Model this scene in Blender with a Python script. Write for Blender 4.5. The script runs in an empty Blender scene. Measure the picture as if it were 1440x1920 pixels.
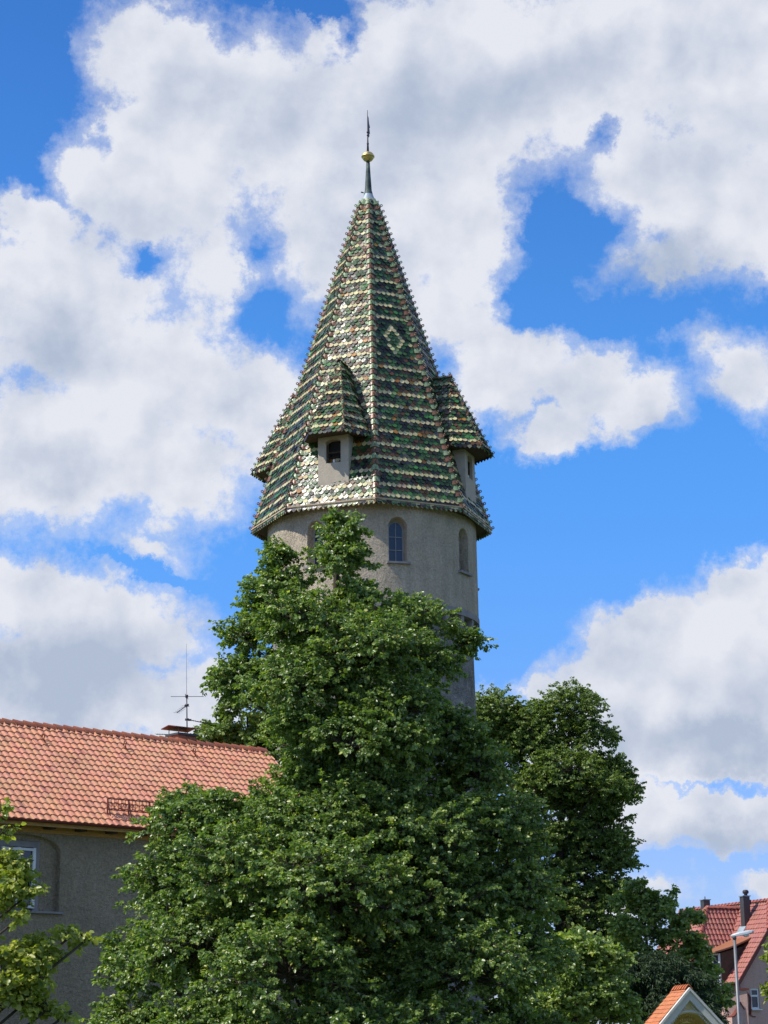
import bpy, math, random
import numpy as np
from mathutils import Vector, Matrix
R_ = math.radians
sin, cos, tan, pi = math.sin, math.cos, math.tan, math.pi
random.seed(7); RNG = np.random.default_rng(11)
scn = bpy.context.scene

# ------------------------------------------------------------------ camera
FPX, PITCH, ROLL, CAMZ = 3750.0, R_(15.0), R_(-0.7), 1.7
cam_d = bpy.data.cameras.new('camera'); cam = bpy.data.objects.new('camera', cam_d)
scn.collection.objects.link(cam); scn.camera = cam
cam_d.sensor_fit = 'VERTICAL'; cam_d.sensor_height = 36.0; cam_d.lens = FPX / 1920 * 36.0
cam_d.clip_start = 0.5; cam_d.clip_end = 6000
CR = Matrix.Rotation(pi/2 + PITCH, 3, 'X') @ Matrix.Rotation(ROLL, 3, 'Z')
CO = Vector((0, 0, CAMZ))
cam.matrix_world = Matrix.Translation(CO) @ CR.to_4x4()
scn.render.resolution_x, scn.render.resolution_y = 768, 1024

def ray(px, py): return CR @ Vector(((px - 720) / FPX, (960 - py) / FPX, -1))
def P(px, py, Y):
    d = ray(px, py); return CO + d * (Y / d.y)
def hit(px, py, p0, n):
    d = ray(px, py); n = Vector(n); return CO + d * ((Vector(p0) - CO).dot(n) / d.dot(n))

# ------------------------------------------------------------------ light
SUN_EL, SUN_H = R_(50), Vector((-0.955, -0.297, 0)).normalized()
SUN = (SUN_H * cos(SUN_EL) + Vector((0, 0, sin(SUN_EL)))).normalized()
sl = bpy.data.lights.new('sun', 'SUN'); sl.energy = 5.0; sl.angle = R_(0.53); sl.color = (1.0, 0.945, 0.86)
so = bpy.data.objects.new('sun', sl); scn.collection.objects.link(so)
so.rotation_euler = SUN.to_track_quat('Z', 'Y').to_euler(); so.location = (-60, -20, 90)
scn.view_settings.view_transform = 'Standard'; scn.view_settings.look = 'None'
scn.view_settings.exposure = 0.0; scn.view_settings.gamma = 1.0

# ------------------------------------------------------------------ sky with clouds
def sky_world():
    w = bpy.data.worlds.new('World'); scn.world = w; w.use_nodes = True
    nt = w.node_tree; N, L = nt.nodes, nt.links; N.clear()
    def new(t, **k):
        n = N.new(t)
        for a, b in k.items(): setattr(n, a, b)
        return n
    def setin(n, i, v):
        if hasattr(v, 'is_linked') or isinstance(v, bpy.types.NodeSocket): L.new(v, n.inputs[i])
        else: n.inputs[i].default_value = v
    def M(op, a, b=0.0, c=0.0, clamp=False):
        n = new('ShaderNodeMath', operation=op, use_clamp=clamp); setin(n, 0, a); setin(n, 1, b)
        if len(n.inputs) > 2: setin(n, 2, c)
        return n.outputs[0]
    def V(op, a, b=None, c=None, s=None):
        n = new('ShaderNodeVectorMath', operation=op); setin(n, 0, a)
        if b is not None: setin(n, 1, b)
        if c is not None: setin(n, 2, c)
        if s is not None: setin(n, 3, s)
        return n
    def SS(x, a, b):
        n = new('ShaderNodeMapRange', interpolation_type='SMOOTHSTEP'); setin(n, 0, x)
        n.inputs[1].default_value = a; n.inputs[2].default_value = b; return n.outputs[0]
    def noise(vec, scale, detail, rough=0.5, lac=2.0):
        n = new('ShaderNodeTexNoise', noise_dimensions='3D'); setin(n, 'Vector', vec)
        n.inputs['Scale'].default_value = scale; n.inputs['Detail'].default_value = detail
        n.inputs['Roughness'].default_value = rough; n.inputs['Lacunarity'].default_value = lac
        return n
    tc = new('ShaderNodeTexCoord').outputs['Generated']
    sp = new('ShaderNodeSeparateXYZ'); L.new(tc, sp.inputs[0])
    az = M('MULTIPLY', M('ARCTAN2', sp.outputs[0], sp.outputs[1]), 10.0)
    el = M('MULTIPLY', M('ARCSINE', sp.outputs[2]), 10.0)
    cb = new('ShaderNodeCombineXYZ'); L.new(az, cb.inputs[0]); L.new(el, cb.inputs[1])
    q = cb.outputs[0]
    v10 = V('SCALE', tc, s=10.0).outputs[0]
    n1 = noise(v10, 1.5, 2); n2 = noise(v10, 5.0, 10, 0.66)
    w1 = V('SCALE', V('SUBTRACT', n1.outputs['Color'], (0.5,)*3).outputs[0], s=0.26).outputs[0]
    w2 = V('SCALE', V('SUBTRACT', n2.outputs['Color'], (0.5,)*3).outputs[0], s=0.34).outputs[0]
    p = V('ADD', V('ADD', q, w1).outputs[0], w2).outputs[0]
    # clouds: centre (px, px), radii px, rotation deg, weight  -- turned into sky directions
    def qdir(px, py):
        d = ray(px, py).normalized(); return math.atan2(d.x, d.y) * 10, math.asin(d.z) * 10
    CL = [(220,240,80,90,0,1),(180,330,100,80,0,1),(320,110,190,95,12,1.05),(480,210,260,140,0,1.1),(640,260,330,200,10,1.15),(320,330,200,150,0,1),(860,150,330,190,0,1.2),(640,80,120,60,0,.8),
          (1150,110,330,180,0,1.1),(1400,130,180,230,0,1.1),(860,400,130,190,5,1.05),(1290,330,230,120,0,1.05),(1400,420,130,110,0,1),(700,480,180,140,0,1.05),
          (60,420,90,60,10,1.1),(110,560,240,150,0,1.1),(250,700,260,170,10,1.1),(90,860,260,140,0,1.15),(330,880,150,120,20,.95),(480,780,130,130,0,.95),(420,520,160,130,0,.62),
          (850,560,120,110,0,.95),(960,700,140,80,0,1.05),(1140,735,150,80,5,1.2),(1030,810,90,50,0,.9),(1270,480,170,90,0,.66),(1400,700,80,110,-20,.72),(1330,640,90,50,20,.5),
          (80,1120,150,80,10,1.1),(200,1170,210,100,8,1.15),(60,1290,260,130,0,1.2),(320,1320,160,80,0,.9),(400,1290,60,70,0,.85),(280,1020,130,40,15,.5),
          (1205,1170,80,62,0,1.25),(1400,1120,95,75,-20,1.3),(1150,1250,110,75,0,1.1),(1320,1260,230,140,0,1.3),(1030,1290,50,45,0,1),(1290,1420,300,130,0,1.3),
          (1350,1530,280,60,0,1.0),(930,1330,60,45,0,.8),(1330,1590,200,26,0,.55),(1440,1650,70,35,0,.85),(1240,1670,60,28,0,.55),(1180,1700,90,70,0,.6)]
    HO = [(50,120,80,170,8,1),(560,5,140,36,10,.7),(645,70,40,40,0,.45),(490,490,45,60,10,.4),(500,600,60,80,-20,.4),(280,490,50,40,0,.2),(270,480,50,40,0,.25),
          (1150,240,40,70,20,.4),(1060,450,100,90,10,.5),(1010,570,80,60,0,.5),(1180,580,170,50,-10,.4),(1120,960,280,90,0,.9),(980,1120,80,130,0,.6),(330,1075,190,20,14,.4),(1250,880,220,60,0,.5),(1350,1470,280,20,2,.75),(1330,1605,260,20,0,.5),(1230,1630,60,30,0,.4)]
    acc = None
    cur = [p, 0]
    def blob(b, prev=None):
        px, py, rx, ry, rot, wt = b; cx, cy = qdir(px, py)
        cur[1] += 1
        if cur[1] % 6 == 0 and prev is not None:    # tie each handful of clouds to the sum so far: keeps the shader's working memory small
            cur[0] = V('MULTIPLY_ADD', prev, (1e-7,)*3, p).outputs[0]
        mp = new('ShaderNodeMapping', vector_type='TEXTURE'); L.new(cur[0], mp.inputs[0])
        mp.inputs[1].default_value = (cx, cy, 0); mp.inputs[2].default_value = (0, 0, R_(-rot))
        mp.inputs[3].default_value = (rx/375, ry/375, 1)
        ln = V('LENGTH', mp.outputs[0]).outputs['Value']
        return ln, wt
    for b in CL:
        ln, wt = blob(b, acc); f = M('MULTIPLY_ADD', ln, -0.75*wt, 0.75*wt + 0.25*(wt-1) )
        acc = f if acc is None else M('SMOOTH_MAX', acc, f, 0.18)
    # everywhere else: a broken cumulus field of the same kind
    gn = noise(v10, 0.42, 2)
    g = M('MULTIPLY_ADD', gn.outputs[0], 4.5, -2.4)
    sp2 = new('ShaderNodeSeparateXYZ'); L.new(V('ADD', V('SCALE', w1, s=5.0).outputs[0], p).outputs[0], sp2.inputs[0])
    far = M('MAXIMUM', SS(M('ABSOLUTE', sp2.outputs[0]), 2.1, 4.2), SS(sp2.outputs[1], 5.3, 7.2))
    acc = M('SMOOTH_MAX', acc, M('ADD', g, M('MULTIPLY', M('SUBTRACT', 1.0, far), -1.8)), 0.1)
    for b in HO:
        ln, wt = blob(b, acc); h = M('MAXIMUM', M('MULTIPLY_ADD', ln, -1.1*wt, 1.1*wt), 0.0)
        acc = M('SUBTRACT', acc, h)
    fb = noise(v10, 3.0, 11, 0.66)
    fine = M('SUBTRACT', fb.outputs[0], 0.5)
    dens = M('ADD', acc, M('MULTIPLY', fine, 1.15))
    alpha = M('MAXIMUM', M('MULTIPLY', SS(dens, -0.26, 0.16), 0.5), SS(dens, -0.08, 0.26))
    # shading: relief of the billows lit from the sun's side, grey thick bottoms
    sb = noise(v10, 2.1, 6, 0.50)
    off = V('ADD', v10, tuple(SUN * 0.14)).outputs[0]
    sb2 = noise(off, 2.1, 6, 0.50)
    relief = M('MULTIPLY', M('SUBTRACT', sb.outputs[0], sb2.outputs[0]), 2.2)
    big = noise(v10, 0.9, 3)
    thick = SS(dens, 0.05, 0.85)
    GR = [(500,270,200,90,0,.4),(820,240,230,150,0,.5),(1080,130,200,100,0,.35),(90,640,150,110,0,.5),(80,880,150,80,0,.4),(120,1250,240,110,0,.75),
          (1400,1400,180,80,0,.6),(1180,1390,180,60,0,.3),(1230,500,230,80,0,.9),(420,820,100,80,0,.4),(1400,1570,260,40,0,.6),(640,480,150,80,0,.3),(1150,800,120,40,0,.35)]
    gacc = M('MULTIPLY', M('SUBTRACT', big.outputs[0], 0.5), 0.7)
    for b in GR:
        ln, wt = blob(b, gacc); gacc = M('ADD', gacc, M('MULTIPLY', SS(ln, 1.25, 0.1), wt))
    gray = M('ADD', M('MULTIPLY_ADD', thick, 0.26, 0.07), gacc)
    gray = M('SUBTRACT', gray, relief, clamp=True)
    ramp = new('ShaderNodeValToRGB'); L.new(gray, ramp.inputs[0])
    e = ramp.color_ramp.elements
    e[0].position = 0.0; e[0].color = (0.82, 0.845, 0.92, 1)
    e[1].position = 1.0; e[1].color = (0.46, 0.54, 0.69, 1)
    m = ramp.color_ramp.elements.new(0.45); m.color = (0.655, 0.705, 0.82, 1)
    sk = new('ShaderNodeTexSky', sky_type='NISHITA'); sk.sun_disc = False
    sk.sun_elevation = SUN_EL; sk.sun_rotation = math.atan2(SUN_H.x, SUN_H.y); sk.altitude = 450
    sk.air_density = 1.0; sk.dust_density = 0.35; sk.ozone_density = 2.5
    tint = new('ShaderNodeMix', data_type='RGBA', blend_type='MULTIPLY'); tint.inputs[0].default_value = 1.0
    tg = new('ShaderNodeMix', data_type='RGBA', blend_type='MIX'); L.new(SS(el, 0.3, 3.2), tg.inputs[0]); tg.inputs[6].default_value = (0.86, 0.96, 1.50, 1); tg.inputs[7].default_value = SKY_TINT + (1,)
    th = new('ShaderNodeMix', data_type='RGBA', blend_type='MIX'); L.new(SS(el, 3.0, 5.6), th.inputs[0]); L.new(tg.outputs[2], th.inputs[6]); th.inputs[7].default_value = (0.46, 1.10, 1.88, 1)
    L.new(sk.outputs[0], tint.inputs[6]); L.new(th.outputs[2], tint.inputs[7])
    cm = new('ShaderNodeMix', data_type='RGBA', blend_type='MIX')
    L.new(alpha, cm.inputs[0]); L.new(tint.outputs[2], cm.inputs[6])
    cs = V('SCALE', ramp.outputs[0], s=CLOUD_K); L.new(cs.outputs[0], cm.inputs[7])
    bg = new('ShaderNodeBackground'); L.new(cm.outputs[2], bg.inputs[0]); bg.inputs[1].default_value = 0.10
    out = new('ShaderNodeOutputWorld'); L.new(bg.outputs[0], out.inputs[0])
    w.cycles.sampling_method = 'MANUAL'; w.cycles.sample_map_resolution = 512
SKY_TINT = (0.60, 1.36, 2.12); CLOUD_K = 9.6
sky_world()
SKY_ONLY = False

# ------------------------------------------------------------------ materials
def material(name):
    m = bpy.data.materials.new(name); m.use_nodes = True
    nt = m.node_tree; b = nt.nodes['Principled BSDF']; return m, nt, b
def mat(name, col, rough=0.7, metal=0.0, var=0.0, vscale=3.0, bump=0.0, bscale=30.0, spec=None, detail=4, col2=None, mapscale=None):
    m, nt, b = material(name); N, L = nt.nodes, nt.links
    b.inputs['Base Color'].default_value = (*col, 1); b.inputs['Roughness'].default_value = rough; b.inputs['Metallic'].default_value = metal
    if spec is not None: b.inputs['Specular IOR Level'].default_value = spec
    tc = N.new('ShaderNodeTexCoord').outputs['Object']
    if mapscale:
        mp = N.new('ShaderNodeMapping'); mp.inputs[3].default_value = mapscale; L.new(tc, mp.inputs[0]); tc = mp.outputs[0]
    if var > 0 or col2:
        n = N.new('ShaderNodeTexNoise'); n.inputs['Scale'].default_value = vscale; n.inputs['Detail'].default_value = 6; n.inputs['Roughness'].default_value = .62; L.new(tc, n.inputs['Vector'])
        r = N.new('ShaderNodeValToRGB'); L.new(n.outputs[0], r.inputs[0])
        r.color_ramp.elements[0].position = .32; r.color_ramp.elements[1].position = .68
        c2 = col2 or tuple(min(1, c * (1 + var)) for c in col); c1 = col if col2 else tuple(c * (1 - var) for c in col)
        r.color_ramp.elements[0].color = (*c1, 1); r.color_ramp.elements[1].color = (*c2, 1)
        L.new(r.outputs[0], b.inputs['Base Color'])
    if bump > 0:
        n = N.new('ShaderNodeTexNoise'); n.inputs['Scale'].default_value = bscale; n.inputs['Detail'].default_value = detail; n.inputs['Roughness'].default_value = .6; L.new(tc, n.inputs['Vector'])
        bp = N.new('ShaderNodeBump'); bp.inputs['Strength'].default_value = 1.0; bp.inputs['Distance'].default_value = bump
        L.new(n.outputs[0], bp.inputs['Height']); L.new(bp.outputs[0], b.inputs['Normal'])
    return m
def attr_mat(name, rough, r2=None, bump=0.0, bscale=12, spec=0.5, dirt=0.0, coat=0.0):
    m, nt, b = material(name); N, L = nt.nodes, nt.links
    a = N.new('ShaderNodeAttribute'); a.attribute_name = 'glaze'; col = a.outputs['Color']
    tc = N.new('ShaderNodeTexCoord').outputs['Object']
    n = N.new('ShaderNodeTexNoise'); n.inputs['Scale'].default_value = 9.0; n.inputs['Detail'].default_value = 5; L.new(tc, n.inputs['Vector'])
    if dirt > 0:
        mx = N.new('ShaderNodeMix'); mx.data_type = 'RGBA'; mx.blend_type = 'MULTIPLY'
        mr = N.new('ShaderNodeMapRange'); L.new(n.outputs[0], mr.inputs[0]); mr.inputs[1].default_value = .35; mr.inputs[2].default_value = .7; mr.inputs[3].default_value = 0; mr.inputs[4].default_value = dirt
        L.new(mr.outputs[0], mx.inputs[0]); L.new(col, mx.inputs[6]); mx.inputs[7].default_value = (.35, .30, .24, 1); col = mx.outputs[2]
    L.new(col, b.inputs['Base Color'])
    mr = N.new('ShaderNodeMapRange'); L.new(n.outputs[0], mr.inputs[0]); mr.inputs[1].default_value = .3; mr.inputs[2].default_value = .7
    mr.inputs[3].default_value = rough; mr.inputs[4].default_value = r2 or rough; L.new(mr.outputs[0], b.inputs['Roughness'])
    b.inputs['Specular IOR Level'].default_value = spec; b.inputs['Coat Weight'].default_value = coat; b.inputs['Coat Roughness'].default_value = .12
    if bump > 0:
        bn = N.new('ShaderNodeTexNoise'); bn.inputs['Scale'].default_value = bscale; L.new(tc, bn.inputs['Vector'])
        bp = N.new('ShaderNodeBump'); bp.inputs['Distance'].default_value = bump; L.new(bn.outputs[0], bp.inputs['Height']); L.new(bp.outputs[0], b.inputs['Normal'])
    return m
def stucco(name, col, lo=.8, hi=1.12, b1=.05, b2=.02, s1=7, s2=35, streak=.25, ms=(1,1,.6)):
    """rough-cast render: coarse trowel relief, fine grain, faint vertical weathering"""
    m, nt, b = material(name); N, L = nt.nodes, nt.links
    tc = N.new('ShaderNodeTexCoord').outputs['Object']
    def noi(s, d, mp=None, r=.6):
        v = tc
        if mp: q = N.new('ShaderNodeMapping'); q.inputs[3].default_value = mp; L.new(tc, q.inputs[0]); v = q.outputs[0]
        n = N.new('ShaderNodeTexNoise'); n.inputs['Scale'].default_value = s; n.inputs['Detail'].default_value = d; n.inputs['Roughness'].default_value = r; L.new(v, n.inputs['Vector']); return n.outputs[0]
    def mul(c, f, a, bb):
        r = N.new('ShaderNodeMapRange'); L.new(f, r.inputs[0]); r.inputs[1].default_value = .3; r.inputs[2].default_value = .7; r.inputs[3].default_value = a; r.inputs[4].default_value = bb
        v = N.new('ShaderNodeVectorMath'); v.operation = 'SCALE'
        if isinstance(c, tuple): v.inputs[0].default_value = c
        else: L.new(c, v.inputs[0])
        L.new(r.outputs[0], v.inputs[3]); return v.outputs[0]
    c = mul(col, noi(1.1, 6), lo, hi); c = mul(c, noi(2.6, 5, (1, 1, .10)), 1 - streak, 1 + streak*.4); c = mul(c, noi(.35, 3), .9, 1.06); c = mul(c, noi(s1*3.4, 5, (1, 1, .8)), .74, 1.15)
    L.new(c, b.inputs['Base Color']); b.inputs['Roughness'].default_value = .92; b.inputs['Specular IOR Level'].default_value = .2
    bp = N.new('ShaderNodeBump'); bp.inputs['Distance'].default_value = b1; L.new(noi(s1, 5, ms, .65), bp.inputs['Height'])
    bq = N.new('ShaderNodeBump'); bq.inputs['Distance'].default_value = b2; L.new(noi(s2, 4), bq.inputs['Height']); L.new(bp.outputs[0], bq.inputs['Normal'])
    L.new(bq.outputs[0], b.inputs['Normal']); return m
def leaf_mat(name, cols, trans=.35, rough=.42, spec=.5):
    m, nt, b = material(name); N, L = nt.nodes, nt.links
    a = N.new('ShaderNodeAttribute'); a.attribute_name = 'tone'
    r = N.new('ShaderNodeValToRGB'); L.new(a.outputs['Fac'], r.inputs[0])
    el = r.color_ramp.elements
    el[0].position = 0; el[0].color = (*cols[0], 1); el[1].position = 1; el[1].color = (*cols[-1], 1)
    for i, c in enumerate(cols[1:-1]):
        x = el.new((i + 1) / (len(cols) - 1)); x.color = (*c, 1)
    L.new(r.outputs[0], b.inputs['Base Color']); b.inputs['Roughness'].default_value = rough; b.inputs['Specular IOR Level'].default_value = spec
    tr = N.new('ShaderNodeBsdfTranslucent')
    mx = N.new('ShaderNodeMix'); mx.data_type = 'RGBA'; mx.blend_type = 'MULTIPLY'; mx.inputs[0].default_value = 1
    L.new(r.outputs[0], mx.inputs[6]); mx.inputs[7].default_value = (1.6, 1.9, .5, 1); L.new(mx.outputs[2], tr.inputs[0])
    ms = N.new('ShaderNodeMixShader'); ms.inputs[0].default_value = trans
    L.new(b.outputs[0], ms.inputs[1]); L.new(tr.outputs[0], ms.inputs[2]); L.new(ms.outputs[0], nt.nodes['Material Output'].inputs[0])
    return m
def weathered(m, col=(.20, .13, .085), amt=.5, sc=.55):
    nt = m.node_tree; N, L = nt.nodes, nt.links; b = N['Principled BSDF']; src = b.inputs['Base Color'].links[0].from_socket
    tc = N.new('ShaderNodeTexCoord').outputs['Object']; n = N.new('ShaderNodeTexNoise'); n.inputs['Scale'].default_value = sc; n.inputs['Detail'].default_value = 8; n.inputs['Roughness'].default_value = .7; L.new(tc, n.inputs['Vector'])
    mr = N.new('ShaderNodeMapRange'); L.new(n.outputs[0], mr.inputs[0]); mr.inputs[1].default_value = .54; mr.inputs[2].default_value = .78; mr.inputs[3].default_value = 0; mr.inputs[4].default_value = amt
    mx = N.new('ShaderNodeMix'); mx.data_type = 'RGBA'; L.new(mr.outputs[0], mx.inputs[0]); L.new(src, mx.inputs[6]); mx.inputs[7].default_value = (*col, 1); L.new(mx.outputs[2], b.inputs['Base Color'])
M = dict(
    plaster=stucco('tower_plaster', (.63, .53, .39), .88, 1.07, .18, .06, 5, 22, .17),
    rubble=stucco('rubble_masonry', (.38, .35, .31), .5, 1.25, .35, .10, 2.4, 10, .2, (1, 1, 1.4)),
    barnwall=stucco('barn_plaster', (.45, .36, .245), .85, 1.1, .14, .05, 4, 20, .08, (1, 1, 2.2)),
    smooth=mat('dormer_plaster', (.46, .40, .31), .9, var=.08, bump=.01, bscale=14, spec=.2),
    glaze=attr_mat('glazed_tile', .20, .40, .008, 11, .45, .3, 0),
    clay=attr_mat('clay_tile', .75, .85, .003, 20, .3, .1),
    clayrd=attr_mat('red_engobe_tile', .42, .6, .003, 20, .5, .1),
    mortar=mat('mortar', (.5, .38, .24), .9, var=.2, bump=.01),
    wood=mat('dark_wood', (.07, .045, .03), .85, var=.3, bump=.005, vscale=6),
    timber=mat('eaves_timber', (.50, .27, .085), .8, var=.3, bump=.005, vscale=5, mapscale=(1, 1, 6)),
    copper=mat('patinated_copper', (.022, .03, .027), .6, var=.4, vscale=4, col2=(.085, .13, .105), spec=.4),
    lead=mat('lead_flashing', (.32, .38, .42), .55, var=.2, metal=.2),
    gold=mat('gilded_ball', (.80, .62, .27), .42, metal=1.0, var=.15, vscale=9, bump=.002),
    iron=mat('wrought_iron', (.035, .025, .03), .6),
    rediron=mat('red_brown_metal', (.16, .035, .02), .5, var=.15),
    glass=mat('window_glass', (.025, .035, .06), .12, spec=.6, bump=.002, bscale=3),
    dark=mat('inside_shade', (.02, .02, .02), .9),
    leading=mat('window_leading', (.30, .31, .33), .6),
    white=mat('white_paint', (.75, .75, .72), .5, var=.06),
    stone=mat('grey_sandstone', (.27, .25, .24), .9, var=.15, bump=.01),
    bark=mat('bark', (.07, .055, .04), .95, var=.35, vscale=4, bump=.03, bscale=12, mapscale=(1, 1, .3)),
    pink=stucco('pink_render', (.62, .40, .33), .94, 1.04, .01, .006, 8, 40, .06),
    yellow=mat('yellow_render', (.76, .62, .30), .85, var=.08, vscale=4),
    cornice=mat('cornice_white', (.66, .63, .56), .8, var=.1, vscale=4),
    slate=mat('chimney_cladding', (.05, .05, .05), .6, var=.25, vscale=8),
    brick=mat('chimney_brick', (.35, .13, .07), .85, var=.25, vscale=14),
    galv=mat('galvanised_steel', (.17, .18, .19), .5, metal=.4, var=.12, vscale=6),
    lamp=mat('lamp_housing', (.42, .46, .48), .35, metal=.2),
    lens=mat('lamp_lens', (.75, .78, .8), .15),
    grass=mat('grass', (.06, .09, .03), .95, var=.35, vscale=.6, bump=.05, bscale=8),
)

weathered(M['clay'], (.34, .18, .11), .4); weathered(M['clayrd'], (.12, .06, .045), .5, .8)
# ------------------------------------------------------------------ mesh helpers
COL = scn.collection
class MB:
    def __init__(s): s.v = []; s.f = []; s.c = []; s.sm = []
    def add(s, vs, fs, col=None, smooth=False):
        o = len(s.v); s.v += [tuple(v) for v in vs]; s.f += [tuple(i + o for i in f) for f in fs]
        s.c += [col or (1, 1, 1)] * len(vs); s.sm += [smooth] * len(fs)
    def box(s, c, ax, ay, az, col=None):
        c, ax, ay, az = map(Vector, (c, ax, ay, az))
        vs = [c + ax*i + ay*j + az*k for k in (-1, 1) for j in (-1, 1) for i in (-1, 1)]
        s.add(vs, [(0,2,3,1), (4,5,7,6), (0,1,5,4), (2,6,7,3), (0,4,6,2), (1,3,7,5)], col)
    def bar(s, a, b, w, h, up=(0, 0, 1), col=None):
        a, b = Vector(a), Vector(b); d = (b - a); l = d.length; d.normalize()
        x = d.cross(Vector(up)); x = x.normalized() if x.length > 1e-4 else Vector((1, 0, 0)); y = x.cross(d)
        s.box((a + b)/2, d*l/2, x*w/2, y*h/2, col)
    def tube(s, pts, rs, n=8, col=None, smooth=True, cap=True):
        pts = [Vector(p) for p in pts]
        if not hasattr(rs, '__len__'): rs = [rs]*len(pts)
        vs = []
        for i, p in enumerate(pts):
            d = (pts[min(i+1, len(pts)-1)] - pts[max(i-1, 0)]).normalized()
            x = d.cross(Vector((0, 0, 1))) if abs(d.z) < .95 else d.cross(Vector((1, 0, 0)))
            x.normalize(); y = d.cross(x)
            vs += [p + (x*cos(2*pi*k/n) + y*sin(2*pi*k/n))*rs[i] for k in range(n)]
        fs = [(i*n+k, i*n+(k+1) % n, (i+1)*n+(k+1) % n, (i+1)*n+k) for i in range(len(pts)-1) for k in range(n)]
        if cap: fs += [tuple(range(n))[::-1], tuple((len(pts)-1)*n + k for k in range(n))]
        s.add(vs, fs, col, smooth)
    def lathe(s, c, prof, n=24, col=None, smooth=True):
        c = Vector(c); vs = []
        for r, z in prof: vs += [c + Vector((r*cos(2*pi*k/n), r*sin(2*pi*k/n), z)) for k in range(n)]
        fs = [(i*n+k, i*n+(k+1) % n, (i+1)*n+(k+1) % n, (i+1)*n+k) for i in range(len(prof)-1) for k in range(n)]
        s.add(vs, fs, col, smooth)
    def prism(s, poly, off, col=None):
        """closed solid between polygon and polygon+off"""
        n = len(poly); poly = [Vector(p) for p in poly]; off = Vector(off)
        s.add(poly + [p + off for p in poly], [tuple(range(n))[::-1], tuple(range(n, 2*n))] + [(i, (i+1) % n, n+(i+1) % n, n+i) for i in range(n)], col)
    def ring(s, c, ax, rad, r, n=10, k=5, col=None):
        c, ax = Vector(c), Vector(ax).normalized(); u = ax.orthogonal().normalized(); w = ax.cross(u); vs = []
        for i in range(n):
            d = u*cos(2*pi*i/n) + w*sin(2*pi*i/n)
            vs += [c + d*(rad + r*cos(2*pi*j/k)) + ax*r*sin(2*pi*j/k) for j in range(k)]
        s.add(vs, [(i*k+j, ((i+1) % n)*k+j, ((i+1) % n)*k+(j+1) % k, i*k+(j+1) % k) for i in range(n) for j in range(k)], col, True)
    def mesh(s, name):
        me = bpy.data.meshes.new(name); me.from_pydata(s.v, [], s.f)
        me.polygons.foreach_set('use_smooth', s.sm)
        if any(c != (1, 1, 1) for c in s.c):
            a = me.attributes.new('glaze', 'FLOAT_COLOR', 'POINT')
            a.data.foreach_set('color', np.hstack([np.array(s.c, dtype=np.float32), np.ones((len(s.c), 1), np.float32)]).ravel())
        me.update(); return me
    def build(s, name, m, parent=None, origin=None):
        """link as one object; vertices are in world space, moved to the parent's frame"""
        base = Vector(origin) if origin is not None else (WB.get(parent.name, Vector()) if parent else Vector())
        if base.length > 0: s.v = [tuple(Vector(v) - base) for v in s.v]
        o = bpy.data.objects.new(name, s.mesh(name)); COL.objects.link(o); o.data.materials.append(m)
        if parent:
            o.parent = parent; WB[o.name] = base.copy()
        elif origin is not None: o.location = origin; WB[o.name] = base.copy()
        return o
WB = {}     # world position of each frame (no frame is rotated)
def tag(o, label=None, cat=None, group=None, kind=None):
    for k, v in (('label', label), ('category', cat), ('group', group), ('kind', kind)):
        if v: o[k] = v
    return o
def thing(name, loc, label, cat, group=None):
    o = bpy.data.objects.new(name, None); COL.objects.link(o); o.location = loc; o.empty_display_size = .3
    WB[o.name] = Vector(loc); return tag(o, label, cat, group)
def boolean(o, cutters):
    """cut the prisms out of o's mesh, then throw the cutters away"""
    import bmesh
    def fix(me):
        b = bmesh.new(); b.from_mesh(me); bmesh.ops.recalc_face_normals(b, faces=b.faces); b.to_mesh(me); b.free()
    fix(o.data)
    for c in cutters:
        if o.parent: c.v = [tuple(Vector(v) - WB[o.name]) for v in c.v]
        co = bpy.data.objects.new('cutter', c.mesh('cutter')); COL.objects.link(co)
        fix(co.data); co.location = WB.get(o.name, Vector()) if o.parent else (0, 0, 0)
        md = o.modifiers.new('cut', 'BOOLEAN'); md.object = co; md.operation = 'DIFFERENCE'; md.solver = 'EXACT'
    bpy.context.view_layer.update()
    dg = bpy.context.evaluated_depsgraph_get()
    me = bpy.data.meshes.new_from_object(o.evaluated_get(dg))
    cs = [m_.object for m_ in o.modifiers]; o.modifiers.clear(); o.data = me; me.name = o.name
    for c in cs: bpy.data.objects.remove(c)

def arch_poly(c, s, z, w, h, n=8, flat=1.0):
    """arched outline standing on centre c: half-width w, total height h; s sideways, z up"""
    c, s, z = Vector(c), Vector(s), Vector(z); hs = h - w*flat
    pts = [c - s*w, c + s*w, c + s*w + z*hs]
    pts += [c + s*w*cos(pi*i/n) + z*(hs + w*flat*sin(pi*i/n)) for i in range(1, n)] + [c - s*w + z*hs]
    return pts

# ------------------------------------------------------------------ tiles
def plane_frame(poly, up=Vector((0, 0, 1))):
    o = Vector(poly[0]); n = (Vector(poly[1]) - o).cross(Vector(poly[2]) - o).normalized()
    return o, n
def span(poly2, v):
    """u-range of a convex 2D polygon at height v"""
    xs = []
    for (a, b), (c, d) in zip(poly2, poly2[1:] + poly2[:1]):
        if (b - v) * (d - v) <= 0 and abs(b - d) > 1e-9: xs.append(a + (c - a)*(v - b)/(d - b))
    return (min(xs), max(xs)) if len(xs) > 1 else None
def frame_of(poly, out):
    poly = [Vector(p) for p in poly]; n = (poly[1]-poly[0]).cross(poly[2]-poly[0]).normalized()
    if n.dot(Vector(out)) < 0: n = -n
    u = Vector((0, 0, 1)).cross(n).normalized(); v = n.cross(u).normalized()
    o = poly[0]; p2 = [((p-o).dot(u), (p-o).dot(v)) for p in poly]
    return o, u, v, n, p2
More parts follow.
